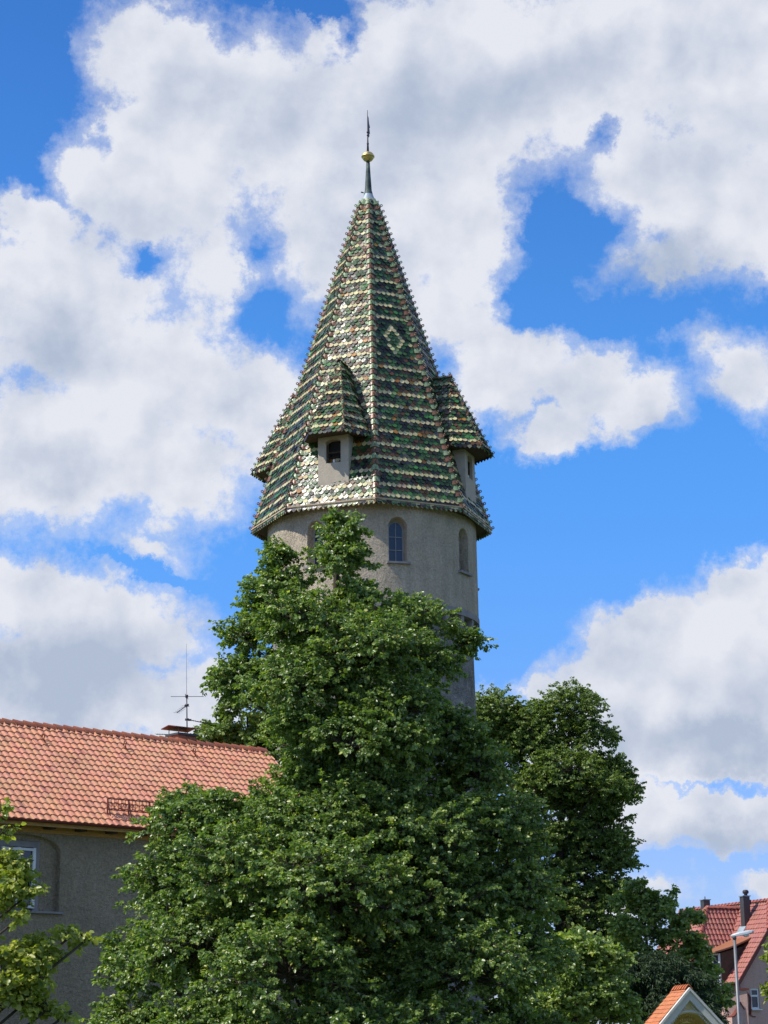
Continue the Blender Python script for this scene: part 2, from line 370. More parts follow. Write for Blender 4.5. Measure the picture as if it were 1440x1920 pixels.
def beavertails(mb, poly, out, w, pitch, colf, jit=.02, lift=.05, ln=1.9):
    o, u, v, n, p2 = frame_of(poly, out)
    v0, v1 = min(p[1] for p in p2), max(p[1] for p in p2); rows = int((v1 - v0)/pitch)
    for r in range(-1, rows + 1):
        vb = v0 + r*pitch; sp = span(p2, min(max(vb + pitch*.6, v0 + 1e-3), v1 - 1e-3))
        if not sp: continue
        ul, ur = sp; mid = 0; k0 = int(math.floor((ul - mid)/w)) - 1; k1 = int(math.ceil((ur - mid)/w)) + 1
        for k in range(k0, k1):
            uc = mid + (k + (.5 if r % 2 else 0))*w
            if uc + w/2 < ul + .02 or uc - w/2 > ur - .02: continue
            L = pitch*ln; j = random.uniform(-jit, jit); tw = random.uniform(-jit, jit)
            hw = w/2 - .006; sq = [(-hw, L), (hw, L), (hw, w*.46), (hw*.80, w*.20), (hw*.28, 0), (-hw*.28, 0), (-hw*.80, w*.20), (-hw, w*.46)]
            top, bot = [], []
            for a, b in sq:
                uu = min(max(uc + a, ul - .02), ur + .02)
                hgt = lift*(1 - b/L) + .012 + j*(1 - b/L)*.6 + tw*a*2
                bb = min(vb + b, v1 + .02)
                p = o + u*uu + v*bb + n*hgt; top.append(p); bot.append(p - n*.022)
            mb.add(top + bot, [tuple(range(8))] + [(i+8, (i+1) % 8+8, (i+1) % 8, i) for i in (1, 2, 3, 4, 5, 6, 7)], colf(r, k, uc, vb - v0, ul, ur))
def pantiles(mb, poly, out, w, pitch, colf, amp=.035, lift=.05, ns=7, stag=0.0):
    o, u, v, n, p2 = frame_of(poly, out)
    v0, v1 = min(p[1] for p in p2), max(p[1] for p in p2); rows = max(1, int(round((v1 - v0)/pitch))); pitch = (v1 - v0)/rows
    for r in range(rows):
        vb = v0 + r*pitch; vt = vb + pitch + (.03 if r < rows-1 else 0)
        s0, s1 = span(p2, min(max(vb + .002, v0+1e-3), v1-1e-3)), span(p2, min(vb + pitch - .002, v1-1e-3))
        if not s0 or not s1: continue
        ul, ur = min(s0[0], s1[0]), max(s0[1], s1[1])
        for k in range(int(math.floor(ul/w)) - 1, int(math.ceil(ur/w)) + 1):
            c = colf(r, k); jj = random.uniform(-.005, .005); ju = random.uniform(-.004, .004); jv = random.uniform(-.012, .012); lo, hi, lp = [], [], []
            for i in range(ns + 1):
                t = i/ns; uu = (k + t + (stag if r % 2 else 0))*w
                ph = amp*(math.sin(t*2*pi)*.75 + .25*math.sin(t*4*pi + .6))
                a = min(max(uu, s0[0]), s0[1]); b = min(max(uu, s1[0]), s1[1])
                lo.append(o + u*(a + ju) + v*(vb + jv) + n*(lift + ph + jj)); hi.append(o + u*(b + ju) + v*vt + n*(.006 + ph))
                lp.append(o + u*(a + ju) + v*(vb + jv + .003) + n*(lift + ph + jj - .035))
            if abs((lo[-1] - lo[0]).dot(u)) < .01 and abs((hi[-1]-hi[0]).dot(u)) < .01: continue
            m_ = ns + 1
            mb.add(lo + hi, [(i, i+1, m_+i+1, m_+i) for i in range(ns)], c, True)
            mb.add(lo + lp, [(m_+i, m_+i+1, i+1, i) for i in range(ns)], c)
def ridge_caps(mb, a, b, out, w, ln, colf, h=.05, ring=0.0, lap=1.15, drop=.07):
    """overlapping ridge tiles from a (low) to b (high), optionally each with a pierced crest"""
    a, b, out = Vector(a), Vector(b), Vector(out); d = b - a; L = d.length; d.normalize()
    n = (out - d*out.dot(d)).normalized(); t = d.cross(n).normalized(); k = max(1, int(L/ln)); ln = L/k
    for i in range(k):
        p0 = a + d*ln*i - d*.02; p1 = a + d*ln*(i*1.0 + lap); vs = []
        jx = random.uniform(-.006, .006)
        for p, sc, up in ((p0, 1.12, .035), (p1, .88, 0.0)):
            for q in (-1, -.62, 0, .62, 1):
                vs.append(p + t*(q*w/2*sc + jx) + n*(h*(1 - abs(q)**1.6)*sc + up - drop*abs(q)))
        c = colf(i)
        mb.add(vs, [(j, j+1, 5+j+1, 5+j) for j in range(4)], c, True)
        mb.add([v_ for v_ in vs[:5]] + [v_ - n*.03 for v_ in vs[:5]], [(5+j, 5+j+1, j+1, j) for j in range(4)], c)
        if ring: mb.ring(p0 + d*ln*.35 + n*(h + .035 + ring), t, ring, ring*.42, 9, 4, c)

# ------------------------------------------------------------------ ground
def ground():
    g = MB(); n = 60; vs = []; S = 2500
    for j in range(n+1):
        for i in range(n+1):
            x = (i/n*2 - 1); y = (j/n*2 - 1); x, y = S*x*abs(x), S*y*abs(y)
            vs.append((x, y, .12*sin(x*.05)*cos(y*.07) if max(abs(x), abs(y)) < 300 else 0))
    g.add(vs, [(j*(n+1)+i, j*(n+1)+i+1, (j+1)*(n+1)+i+1, (j+1)*(n+1)+i) for j in range(n) for i in range(n)])
    tag(g.build('ground', M['grass']), kind='structure')

# ------------------------------------------------------------------ tower
TY = 80.0; TX = P(697, 965, TY).x
def tw(r, th, z): a = R_(th); return Vector((TX + r*sin(a), TY - r*cos(a), z))
ZE, ZA, RE, RW, RS = 22.35, 38.13, 4.9, 4.3, 4.06
TH0 = 2.5
CREAM, GRN, DGR, DRK, BRN, LGR, ORG, SLT = (.62,.54,.27), (.056,.122,.040), (.026,.058,.021), (.020,.019,.015), (.115,.056,.026), (.21,.29,.12), (.40,.19,.04), (.075,.08,.07)
def vary(c, a=.18):
    f = random.uniform(1-a, 1+a); return tuple(min(.9, x*f*random.uniform(.93, 1.07)) for x in c)
def tile_col(face):
    def f(r, k, uc, vv, ul, ur):
        m = r % 4
        um = (ul + ur)/2
        if face == 0 and abs(uc - um) < .6 and abs(vv - 7.75) < .95:
            dd = abs(uc - um)/.42 + abs(vv - 7.75)/.72
            if abs(dd - .85) < .24 : return vary(CREAM if random.random() < .9 else LGR)
            if dd < .55: return vary(random.choice([GRN, ORG, GRN]))
            return vary(random.choice([DGR, DRK, GRN]))
        if m == 0 and r > 0 or r == 1: return vary(random.choice([CREAM]*12 + [ORG, (.42,.33,.2), LGR]))
        if m == 1: return vary(random.choice([BRN, DRK, DGR, SLT, BRN, GRN]))
        if m == 2: return vary(random.choice([GRN, DGR, GRN, GRN, DRK, DGR, (.06,.21,.05), (.09,.16,.05), BRN]))
        return vary(random.choice([DGR, DRK, SLT, BRN, GRN, DRK]))
    return f
def hip_col(i): return vary((.25,.32,.17) if i % 2 else (.22,.11,.06), .15)
def tower():
    T = thing('round_tower', (TX, TY, 0), 'round medieval stone tower with a steep green and cream glazed tile roof', 'tower')
    def cyl(r0, r1, z0, z1, n=96, ri=3.2):
        mb = MB(); vs = []
        for r, z in ((r0, z0), (r1, z1), (ri, z1), (ri, z0)): vs += [tw(r, 360*k/n, z) for k in range(n)]
        fs = [(i*n+k, i*n+(k+1) % n, ((i+1) % 4)*n+(k+1) % n, ((i+1) % 4)*n+k) for i in range(4) for k in range(n)]
        mb.add(vs, fs, None, False); return mb
    drum = cyl(RW + .02, RW, 18.45, ZE + .1).build('upper_wall', M['plaster'], T)
    def shade(o, cyl_only=True):
        for p in o.data.polygons: p.use_smooth = abs(p.normal.z) < .3
        o.data.set_sharp_from_angle(angle=R_(28))
    ths = [14 + 45*k for k in range(8)]; cuts = []
    Z = Vector((0, 0, 1))
    for th in ths:
        n = Vector((sin(R_(th)), -cos(R_(th)), 0)); s = Vector((cos(R_(th)), sin(R_(th)), 0)); c = MB()
        # splayed recess: wide outside, narrower at the glass
        o_ = arch_poly(tw(RW + .25, th, 19.98), s, Z, .43, 1.92, 12); i_ = arch_poly(tw(RW - .42, th, 20.02), s, Z, .30, 1.68, 12)
        m = len(o_); c.add(o_ + i_, [tuple(range(m)), tuple(range(m, 2*m))[::-1]] + [(i, m+i, m+(i+1) % m, (i+1) % m) for i in range(m)])
        cuts.append(c)
    boolean(drum, cuts); shade(drum)
    for th in ths:
        s = Vector((cos(R_(th)), sin(R_(th)), 0)); n = Vector((sin(R_(th)), -cos(R_(th)), 0))
        g = MB(); pl = arch_poly(tw(RW - .405, th, 20.03), s, Z, .285, 1.64, 12); g.prism(pl, -n*.03)
        w = g.build('window', M['glass'], T)
        f = MB(); out = arch_poly(tw(RW - .40, th, 20.03), s, Z, .29, 1.66, 12)
        for a, b in zip(out, out[1:] + out[:1]): f.bar(a, b, .045, .04, n)
        f.bar(tw(RW-.385, th, 20.05), tw(RW-.385, th, 21.66), .03, .02, n)
        for zz in (20.55, 21.08): f.bar(tw(RW-.378, th, zz) - s*.28, tw(RW-.378, th, zz) + s*.28, .03, .02, n)
        f.build('frame', M['leading'], w)
        q = MB(); q.box(tw(RW + .0, th, 19.955), s*.47, n*.13, Z*.04); q.build('sill', M['stone'], w)
    # shaft, consoles and the ring they carry
    sh = cyl(RS + .35, RS, 0, 17.9, 96); o = sh.build('shaft_wall', M['rubble'], T); shade(o)
    nk = cyl(RS - .08, RS - .08, 17.9, 18.2).build('recess_band', M['rubble'], T); shade(nk)
    rg = cyl(RW + .05, RW + .05, 18.2, 18.452).build('corbel_ring', M['stone'], T); shade(rg)
    for k in range(28):
        th = 5 + k*360/28; s = Vector((cos(R_(th)), sin(R_(th)), 0)); n = Vector((sin(R_(th)), -cos(R_(th)), 0))
        mb = MB(); pr = [(RS-.1, 17.45), (RS+.06, 17.5), (RS+.12, 17.7), (RW-.02, 17.95), (RW, 18.197), (RS-.1, 18.197)]
        mb.prism([tw(r, th, z) - s*.11 for r, z in pr], s*.22); mb.build('console', M['stone'], T)
    # roof body
    ap = cos(R_(22.5)); zt = 37.0; rt = RE*(ZA - zt)/(ZA - ZE)
    def vx(k, z, dr=0): return tw(RE*(ZA - z)/(ZA - ZE) + dr, TH0 + 45*k, z)
    core = MB()
    for k in range(8): core.add([vx(k, ZE), vx(k+1, ZE), vx(k+1, zt), vx(k, zt)], [(0, 1, 2, 3)])
    core.add([tw(4.0, TH0+45*k, ZE - .02) for k in range(8)] + [vx(k, ZE) for k in range(8)], [(k, (k+1) % 8, 8+(k+1) % 8, 8+k) for k in range(8)])
    roof = core.build('roof', M['wood'], T)
    for k in range(8):
        mb = MB(); nf = tw(1, TH0 + 45*k + 22.5, 0) - tw(0, 0, 0) + Vector((0, 0, .3))
        beavertails(mb, [vx(k, ZE), vx(k+1, ZE), vx(k+1, zt), vx(k, zt)], nf, .215, .158, tile_col(k), .034, .045)
        mb.build('glazed_tiles', M['glaze'], roof)
        # eave: mortar bed and a fringe of hanging tile ends
        a, b = vx(k, ZE, .03), vx(k+1, ZE, .03); d = (b - a); L = d.length; d.normalize(); nn = Vector((nf.x, nf.y, 0)).normalized()
        fr = MB(); m_ = int(L/.20)
        for i in range(m_):
            c = a + d*(L*(i + .5)/m_) + nn*random.uniform(-.006, .006); w = L/m_/2 - .008
            pl = [c - d*w + Z*.02, c - d*w - Z*.07, c - d*w*.55 - Z*.15, c - Z*.185, c + d*w*.55 - Z*.15, c + d*w - Z*.07, c + d*w + Z*.02]
            fr.prism(pl, nn*.03, vary(random.choice([CREAM, LGR, LGR, (.3,.2,.13)]) if k != 7 else random.choice([CREAM, (.45,.36,.3)]), .15))
        fr.build('eave_fringe', M['glaze'], roof)
        bd = MB(); bd.bar(a + nn*.03 + Z*.035, b + nn*.03 + Z*.035, .06, .05); bd.build('eave_mortar', M['mortar'], roof)
        e0, e1 = vx(k, ZE, .02), vx(k, zt, .02); hp = MB()
        ridge_caps(hp, e0, e1, tw(1, TH0+45*k, 0) - tw(0, 0, 0) + Vector((0, 0, .3)),   .33, .27, hip_col, .05, .046)
        hp.build('hip_ridge', M['glaze'], roof)
    # dormers
    for th in (TH0 - 22.5 + 90*q for q in range(4)):
        n = Vector((sin(R_(th)), -cos(R_(th)), 0)); s = Vector((cos(R_(th)), sin(R_(th)), 0)); O = Vector((TX, TY, 0))
        D = lambda r, q, z: O + n*r + s*q + Z*z
        rw = 4.33; hwf = .65
        wb = MB(); wb.prism([D(rw, -hwf, 22.5), D(rw, hwf, 22.5), D(rw-.03, hwf, 25.42), D(rw-.03, -hwf, 25.42)], -n*1.7)
        wl = wb.build('dormer', M['smooth'], T)
        c = MB(); c.prism(arch_poly(D(rw + .3, 0, 24.10), s, Z, .315, .98, 8, .35), -n*.9)
        boolean(wl, [c])
        b2 = MB(); b2.box(D(rw - .36, 0, 24.6), s*.5, n*.01, Z*.7); b2.build('shade_panel', M['dark'], wl)  # near-black panel behind the opening, painted stand-in for the shade inside
        fb = MB()
        for zz in (24.55,): fb.bar(D(rw-.16, -.315, zz), D(rw-.16, .315, zz), .04, .04, n)
        for sg in (-1, 1): fb.bar(D(rw-.16, sg*.29, 24.1), D(rw-.16, sg*.29, 24.9), .05, .05, n)
        fb.build('frame', M['wood'], wl)
        bt = MB(); bt.lathe(D(rw-.12, 0, 24.10), [(0, 0), (.05, 0), (.05, .13), (.03, .16), (0, .17)], 10); bt.build('nesting_stop', M['white'], wl)
        A = D(3.5, 0, 28.6); RB = D(1.9, 0, 28.62)
        for sg in (-1, 1): pass
        F = {sg: D(5.03, sg*.74, 25.22) for sg in (-1, 1)}; B = {sg: D(4.05, sg*1.36, 25.2) for sg in (-1, 1)}
        polys = [([F[-1], F[1], A], n*1 + Z*.3)]
        for sg in (-1, 1):
            polys.append(([F[sg], B[sg], A] if sg > 0 else [B[sg], F[sg], A], n*.6 + s*sg + Z*.3))
            polys.append(([B[sg], RB, A], s*sg + Z*.4))
        bd = MB(); BK = {sg: D(2.9, sg*1.0, 25.25) for sg in (-1, 1)}
        for pl, o_ in polys: bd.add(pl, [(0, 1, 2)])
        bd.add([F[-1]-Z*.03, F[1]-Z*.03, B[1]-Z*.03, BK[1], BK[-1], B[-1]-Z*.03], [(0, 1, 2, 3, 4, 5)])
        for sg in (-1, 1): bd.add([B[sg]-Z*.03, BK[sg], RB], [(0, 1, 2)])
        bd.build('dormer_roof', M['wood'], wl)
        mb = MB(); tc = tile_col(99)
        for pl, o_ in polys: beavertails(mb, pl, o_, .2, .158, tc, .045, .055)
        mb.build('dormer_tiles', M['glaze'], wl)
        hp = MB()
        for sg in (-1, 1): ridge_caps(hp, F[sg], A, n + s*sg*.5 + Z*.3, .2, .26, hip_col, .045, .04)
        ridge_caps(hp, A + n*.1, RB, Z, .24, .26, hip_col, .05, .042)
        hp.build('dormer_hips', M['glaze'], wl)
        fr = MB()
        for a, b in ((F[-1], F[1]), (F[1], B[1]), (B[-1], F[-1])):
            d = (b-a); L = d.length; d.normalize(); m_ = max(2, int(L/.17)); nn = d.cross(Z).normalized()
            for i in range(m_):
                cc = a + d*(L*(i+.5)/m_); w = L/m_/2 - .008
                fr.prism([cc - d*w + Z*.03, cc - d*w - Z*.05, cc - Z*.13, cc + d*w - Z*.05, cc + d*w + Z*.03], nn*.03, vary(random.choice([CREAM, LGR, BRN, DRK]), .15))
        fr.build('dormer_fringe', M['glaze'], wl)
    # finial
    fl = MB(); fl.lathe((TX, TY, 0), [(.40, 36.93), (.33, 37.03), (.21, 37.30), (.17, 37.42)], 16); skirt = fl.build('finial', M['lead'], T)
    cn = MB(); cn.lathe((TX, TY, 0), [(.195, 37.36), (.15, 37.55), (.13, 37.9), (.10, 38.4), (.075, 38.95), (.0, 38.97)], 16); cn.bar((TX-.2, TY-.1, 37.4), (TX-.32, TY-.12, 37.42), .04, .04)
    cn.build('copper_cone', M['copper'], skirt)
    gb = MB(); r = .275; zc = 39.14
    gb.lathe((TX, TY, zc), [(0, -.235), (.1, -.225), (.19, -.17), (.245, -.09), (.265, -.035), (.285, -.03), (.29, 0), (.285, .025), (.262, .03), (.245, .09), (.19, .165), (.1, .215), (0, .23)], 28)
    gb.build('gold_ball', M['gold'], skirt)
    rd = MB(); rd.tube([(TX, TY, 39.3), (TX, TY, 39.9), (TX, TY, 41.35)], [.055, .03, .012], 8)
    # vane plate seen nearly edge on: ragged banner turned into the view
    vd = Vector((.10, .995, 0)).normalized(); k = 0
    out = [(0.05, 40.25), (.35, 40.22), (.6, 40.4), (.5, 40.55), (.85, 40.62), (.62, 40.78), (.9, 40.95), (.5, 40.98), (.3, 41.15), (.05, 41.1)]
    sx = Vector((vd.y, -vd.x, 0))
    rd.prism([Vector((TX, TY, z)) + vd*a - sx*.012 for a, z in out], sx*.024)
    for z, r in ((39.75, .05), (40.15, .045), (40.3, .05)): rd.lathe((TX, TY, z), [(0, -.05), (r, -.02), (r, .02), (0, .05)], 8)
    rd.build('weather_vane', M['iron'], skirt)

# ------------------------------------------------------------------ barn with the long red roof
BA = R_(48); BD = Vector((sin(BA), cos(BA), 0)); BN = Vector((-cos(BA), sin(BA), 0))   # along the eave, away from the camera
E0 = P(0, 1532, 56.0)
def barn():
    Z = Vector((0, 0, 1)); SL = R_(41)
    best = None
    for i in range(400):
        h = 1 + i*.02; p = E0 + BN*h + Z*h*tan(SL) + BD*3
        q = CR.transposed() @ (p - CO); px = 720 + FPX*q.x/-q.z; py = 960 - FPX*q.y/-q.z
        e = abs(py - (1352 + .109*px)); best = min(best, (e, h)) if best else (e, h)
    h = best[1]; print('barn half width', h, 'eave z', E0.z)
    t0, t1 = -5.0, 12.6
    base = E0 + BD*t0; base.z = 0
    B = thing('plastered_barn', base, 'long grey plastered barn with a salmon red pantile roof and timber eaves', 'building')
    ez = E0.z; q = lambda t, d, z: E0 + BD*t + BN*d + Z*(z - ez)
    zr = ez + h*tan(SL); wd = .55; wt = ez - .30
    W = MB(); W.prism([q(t0+.3, wd, 0), q(t1-.3, wd, 0), q(t1-.3, wd, wt), q(t0+.3, wd, wt)], BN*.7)
    wall = W.build('wall', M['barnwall'], B)
    Wb = MB()
    Wb.prism([q(t1-.3, wd+.7, 0), q(t1-.3, 2*h-wd, 0), q(t1-.3, 2*h-wd, wt), q(t1-.3, h, zr-.3), q(t1-.3, wd+.7, wt+.4)], -BD*.5)
    Wb.prism([q(t0+.3, wd+.7, 0), q(t0+.3, 2*h-wd, 0), q(t0+.3, 2*h-wd, wt), q(t0+.3, h, zr-.3), q(t0+.3, wd+.7, wt+.4)], BD*.5)
    Wb.prism([q(t0+.3, 2*h-wd, 0), q(t1-.3, 2*h-wd, 0), q(t1-.3, 2*h-wd, wt), q(t0+.3, 2*h-wd, wt)], -BN*.5)
    Wb.build('gable_wall', M['barnwall'], B)
    # window in its arched recess
    p0 = q(0, wd, 0); hp = lambda x, y: hit(x, y, p0, BN)
    tt = lambda p: (p - E0).dot(BD)
    wc, wr = tt(hp(42, 1650)), tt(hp(112, 1650)); zb, ztp = hp(60, 1712).z, hp(42, 1563).z
    hw = wr - wc; c = MB(); c.prism(arch_poly(q(wc, wd - .3, zb), BD, Z, hw, ztp - zb, 10, .35), BN*.46)
    c2 = MB(); f1, f0 = tt(hp(70, 1650)), tt(hp(2, 1650)); zw0, zw1 = hp(40, 1702).z, hp(40, 1588).z
    boolean(wall, [c])
    w = MB(); w.box(q((f0+f1)/2, wd+.13, (zw0+zw1)/2), BD*(f1-f0)/2*.86, BN*.01, Z*(zw1-zw0)/2*.9); win = w.build('window', M['glass'], B)
    f = MB(); fw = (f1-f0)/2; cx = (f0+f1)/2
    for sg in (-1, 1): f.box(q(cx+sg*(fw*.86), wd+.10, (zw0+zw1)/2), BD*.045, BN*.05, Z*(zw1-zw0)/2)
    f.box(q(cx, wd+.10, (zw0+zw1)/2), BD*.045, BN*.052, Z*(zw1-zw0)/2)
    for zz in (zw0+.04, zw1-.05, zw0+(zw1-zw0)*.62): f.box(q(cx, wd+.10, zz), BD*fw*.88, BN*.045, Z*.035)
    f.build('frame', M['white'], win)
    sr = MB()
    for sg in (-1, 1): sr.box(q(cx+sg*(fw+.02), wd+.135, (zw0+zw1)/2+.04), BD*.09, BN*.03, Z*((zw1-zw0)/2+.14))
    sr.box(q(cx, wd+.135, zw1+.1), BD*(fw+.115), BN*.034, Z*.08); sr.build('surround', M['stone'], win)
    sl_ = MB(); sl_.box(q(wc, wd+.02, zb+.03), BD*(hw+.1), BN*.12, Z*.03); sl_.build('sill', M['stone'], win)
    bl = MB()
    for i in range(4): bl.box(q(cx-.1, wd+.03, zb+.10+i*.045), BD*fw*.45, BN*.02, Z*.014)
    bl.build('flower_box', M['galv'], win)
    # a second recess further along the wall, mostly behind the tree
    # roof
    rb = MB(); th = .12
    rb.prism([q(t0, 0, ez-.03), q(t0, h, zr-.03), q(t0, 2*h, ez-.03), q(t0, 2*h-.02, ez-.1), q(t0, h, zr-.03-th*1.4), q(t0, .02, ez-.1)], BD*(t1-t0))
    roof = rb.build('roof', M['timber'], B)
    cf = lambda r, k: vary((.70, .325, .185), .05) if random.random() > .05 else vary((.52, .22, .14), .08)
    mb = MB(); pantiles(mb, [q(t0, 0, ez), q(t1, 0, ez), q(t1, h, zr), q(t0, h, zr)], -BN + Z, .235, (h/cos(SL))/18.0, cf, .025, .038, 8)
    mb.build('pantiles', M['clay'], roof)
    mb = MB(); pantiles(mb, [q(t1, 2*h, ez), q(t0, 2*h, ez), q(t0, h, zr), q(t1, h, zr)], BN + Z, .41, .335, cf, .038, .05, 6)
    mb.build('pantiles', M['clay'], roof)
    rc = MB(); ridge_caps(rc, q(t0, h, zr+.02), q(t1, h, zr+.02), Z, .32, .36, lambda i: vary((.30, .10, .055), .12), .05, 0, 1.02, .12)
    rc.build('ridge_tiles', M['clay'], roof)
    # gutter, plate and rafter feet
    g = MB(); n = 7; vs = []
    for t in (t0, t1):
        for i in range(n): a = pi*i/(n-1); vs.append(q(t, -.05 - .075*cos(a), ez + .0 - .075*sin(a)))
    g.add(vs, [(i, i+1, n+i+1, n+i) for i in range(n-1)]); vs2 = [v + Vector((0, 0, -.006)) for v in vs]; g.build('gutter', M['rediron'], B)
    pz = wt + .02
    pb = MB(); pb.box(q((t0+t1)/2, wd+.10, wt+.24), BD*((t1-t0)/2-.3), BN*.14, Z*.238); pb.build('wall_plate', M['timber'], B)
    t = t0 + .5; 
    while t < t1 - .3:
        x = MB(); x.box(q(t, wd-.12, ez-.12), BD*.12, BN*.22, Z*.075); x.bar(q(t, .16, ez-.09), q(t, wd+.3, ez-.09+(wd+.14)*tan(SL)), .12, .12); x.build('rafter_foot', M['wood'], B); t += 1.06
    bo = MB(); bo.bar(q(t0+.1, .05, ez-.10), q(t1-.1, .05, ez-.10), .03, .13); bo.build('fascia', M['timber'], B)
    # snow guard
    nr = (-BN*sin(SL) + Z*cos(SL)); up = (BN*cos(SL) + Z*sin(SL)); rp = q(0, 0, ez)
    sp = hit(199, 1523, rp, nr); ts = tt(sp); ls = (sp - rp).dot(up)
    sq = lambda t, l, k: q(t, 0, ez) + up*l + nr*k
    sgm = MB(); tl = 3.4
    for k in (.10, .42): sgm.bar(sq(ts, ls, .1) + Z*(k-.1), sq(ts+tl, ls, .1) + Z*(k-.1), .03, .03)
    i = 0; x = 0
    while x <= tl + .01:
        big = i % 6 == 0; sgm.bar(sq(ts+x, ls, .1) - Z*(.12 if big else 0), sq(ts+x, ls, .1) + Z*.33, .035 if big else .014, .035 if big else .014, BD)
        if big: sgm.bar(sq(ts+x, ls-.25, .05), sq(ts+x, ls, .12)+Z*.25, .03, .02)
        elif i % 3 != 0: sgm.ring(sq(ts+x, ls, .1)+Z*.16, BN, .06, .01, 8, 4)
        x += .125; i += 1
    sgm.build('snow_guard', M['rediron'], roof)
    for x, y in ((80, 1390), (233, 1404), (363, 1417)):
        p = hit(x, y, rp, nr); m = MB(); m.tube([p - up*.12 + nr*.05, p + nr*.1, p + up*.05 + nr*.22, p + up*.16 + nr*.2, p+up*.12+nr*.08], .018, 6)
        m.bar(p - up*.2 + nr*.06, p + up*.2 + nr*.07, .03, .01, nr); m.build('roof_hook', M['rediron'], roof)
    # chimney just behind the ridge
    pp = q(0, h + .55, 0); c0 = hit(341, 1385, pp, BN); tc_ = tt(c0); zt_ = hit(341, 1381, pp, BN).z
    ch = MB(); ch.box(q(tc_, h+.55, zt_-.75), BD*.36, BN*.3, Z*.75); chim = ch.build('chimney', M['brick'], B)
    cr = MB(); cr.box(q(tc_, h+.55, zt_+.03), BD*.42, BN*.36, Z*.035); cr.build('chimney_crown', M['slate'], chim)
    cz = hit(341, 1368, pp, BN).z; ca = MB()
    vs = []
    for a in (-1, 1):
        for b in (-1, 0, 1): vs.append(q(tc_+a*.55, h+.55+b*.42, cz+(.08 if b == 0 else 0)))
    ca.add(vs + [v + Vector((0, 0, .025)) for v in vs], [(0,1,4,3), (1,2,5,4), (6,9,10,7), (7,10,11,8), (0,3,9,6), (2,8,11,5), (0,6,7,1), (1,7,8,2), (3,4,10,9), (4,5,11,10)])
    for a in (-1, 1):
        for b in (-1, 1): ca.bar(q(tc_+a*.33, h+.55+b*.27, zt_), q(tc_+a*.33, h+.55+b*.27, cz+.02), .02, .02, BD)
    ca.build('chimney_cover', M['rediron'], chim)
    # aerial fixed to the chimney
    am = tc_ + .12; pa = q(am, h+.2, 0); ap_ = q(am, h + .9, 0)
    mp = hit(351, 1385, ap_, BN); X = lambda x, y: hit(x, y, mp, Vector((0, -1, 0)))
    b0 = X(351, 1384); b0z = b0.copy(); A = thing('roof_aerial', b0z, 'thin metal mast with television aerials standing beside the barn chimney', 'antenna')
    mb = MB(); mb.tube([b0, X(350, 1306)], .020, 8); mb.tube([X(350, 1308), X(350, 1303)], .05, 8); mb.build('mast', M['galv_dark'], A)
    mb = MB(); mb.tube([X(350, 1306), X(349.5, 1207)], [.007, .004], 6); mb.build('whip', M['galv_dark'], A)
    mb = MB(); mb.tube([X(320, 1306), X(382, 1306)], .010, 6); mb.tube([X(350,1306) - Vector((0, .5, 0)), X(350,1306) + Vector((0, .5, 0))], .010, 6); mb.build('dipole', M['galv_dark'], A)
    def yagi(x0, y0, x1, y1, rods, dep=.6):
        mb = MB(); a, b = X(x0, y0), X(x1, y1); b = b + Vector((0, dep, 0)); mb.tube([a, b], .014, 6); e = (b - a)
        for i in range(rods):
            c = a + e*(.15 + .85*i/(rods-1)); side = e.cross(Z).normalized()*(.12 + .03*(i == 0)); mb.tube([c - side, c + side], .005, 4)
        mb.box(a + e*.12, (.05, 0, 0), (0, .03, 0), (0, 0, .03)); mb.build('beam_aerial', M['galv_dark'], A)
    yagi(351, 1322, 328, 1331, 6); yagi(351, 1349, 388, 1354, 9, .3); yagi(351, 1378, 291, 1374, 12, .3)
    for y in (1322, 1349): mb = MB(); mb.tube([X(347, y), X(354, y)], .04, 8); mb.build('clamp', M['galv_dark'], A)
M['galv_dark'] = mat('weathered_steel', (.06, .06, .065), .55, metal=.3)

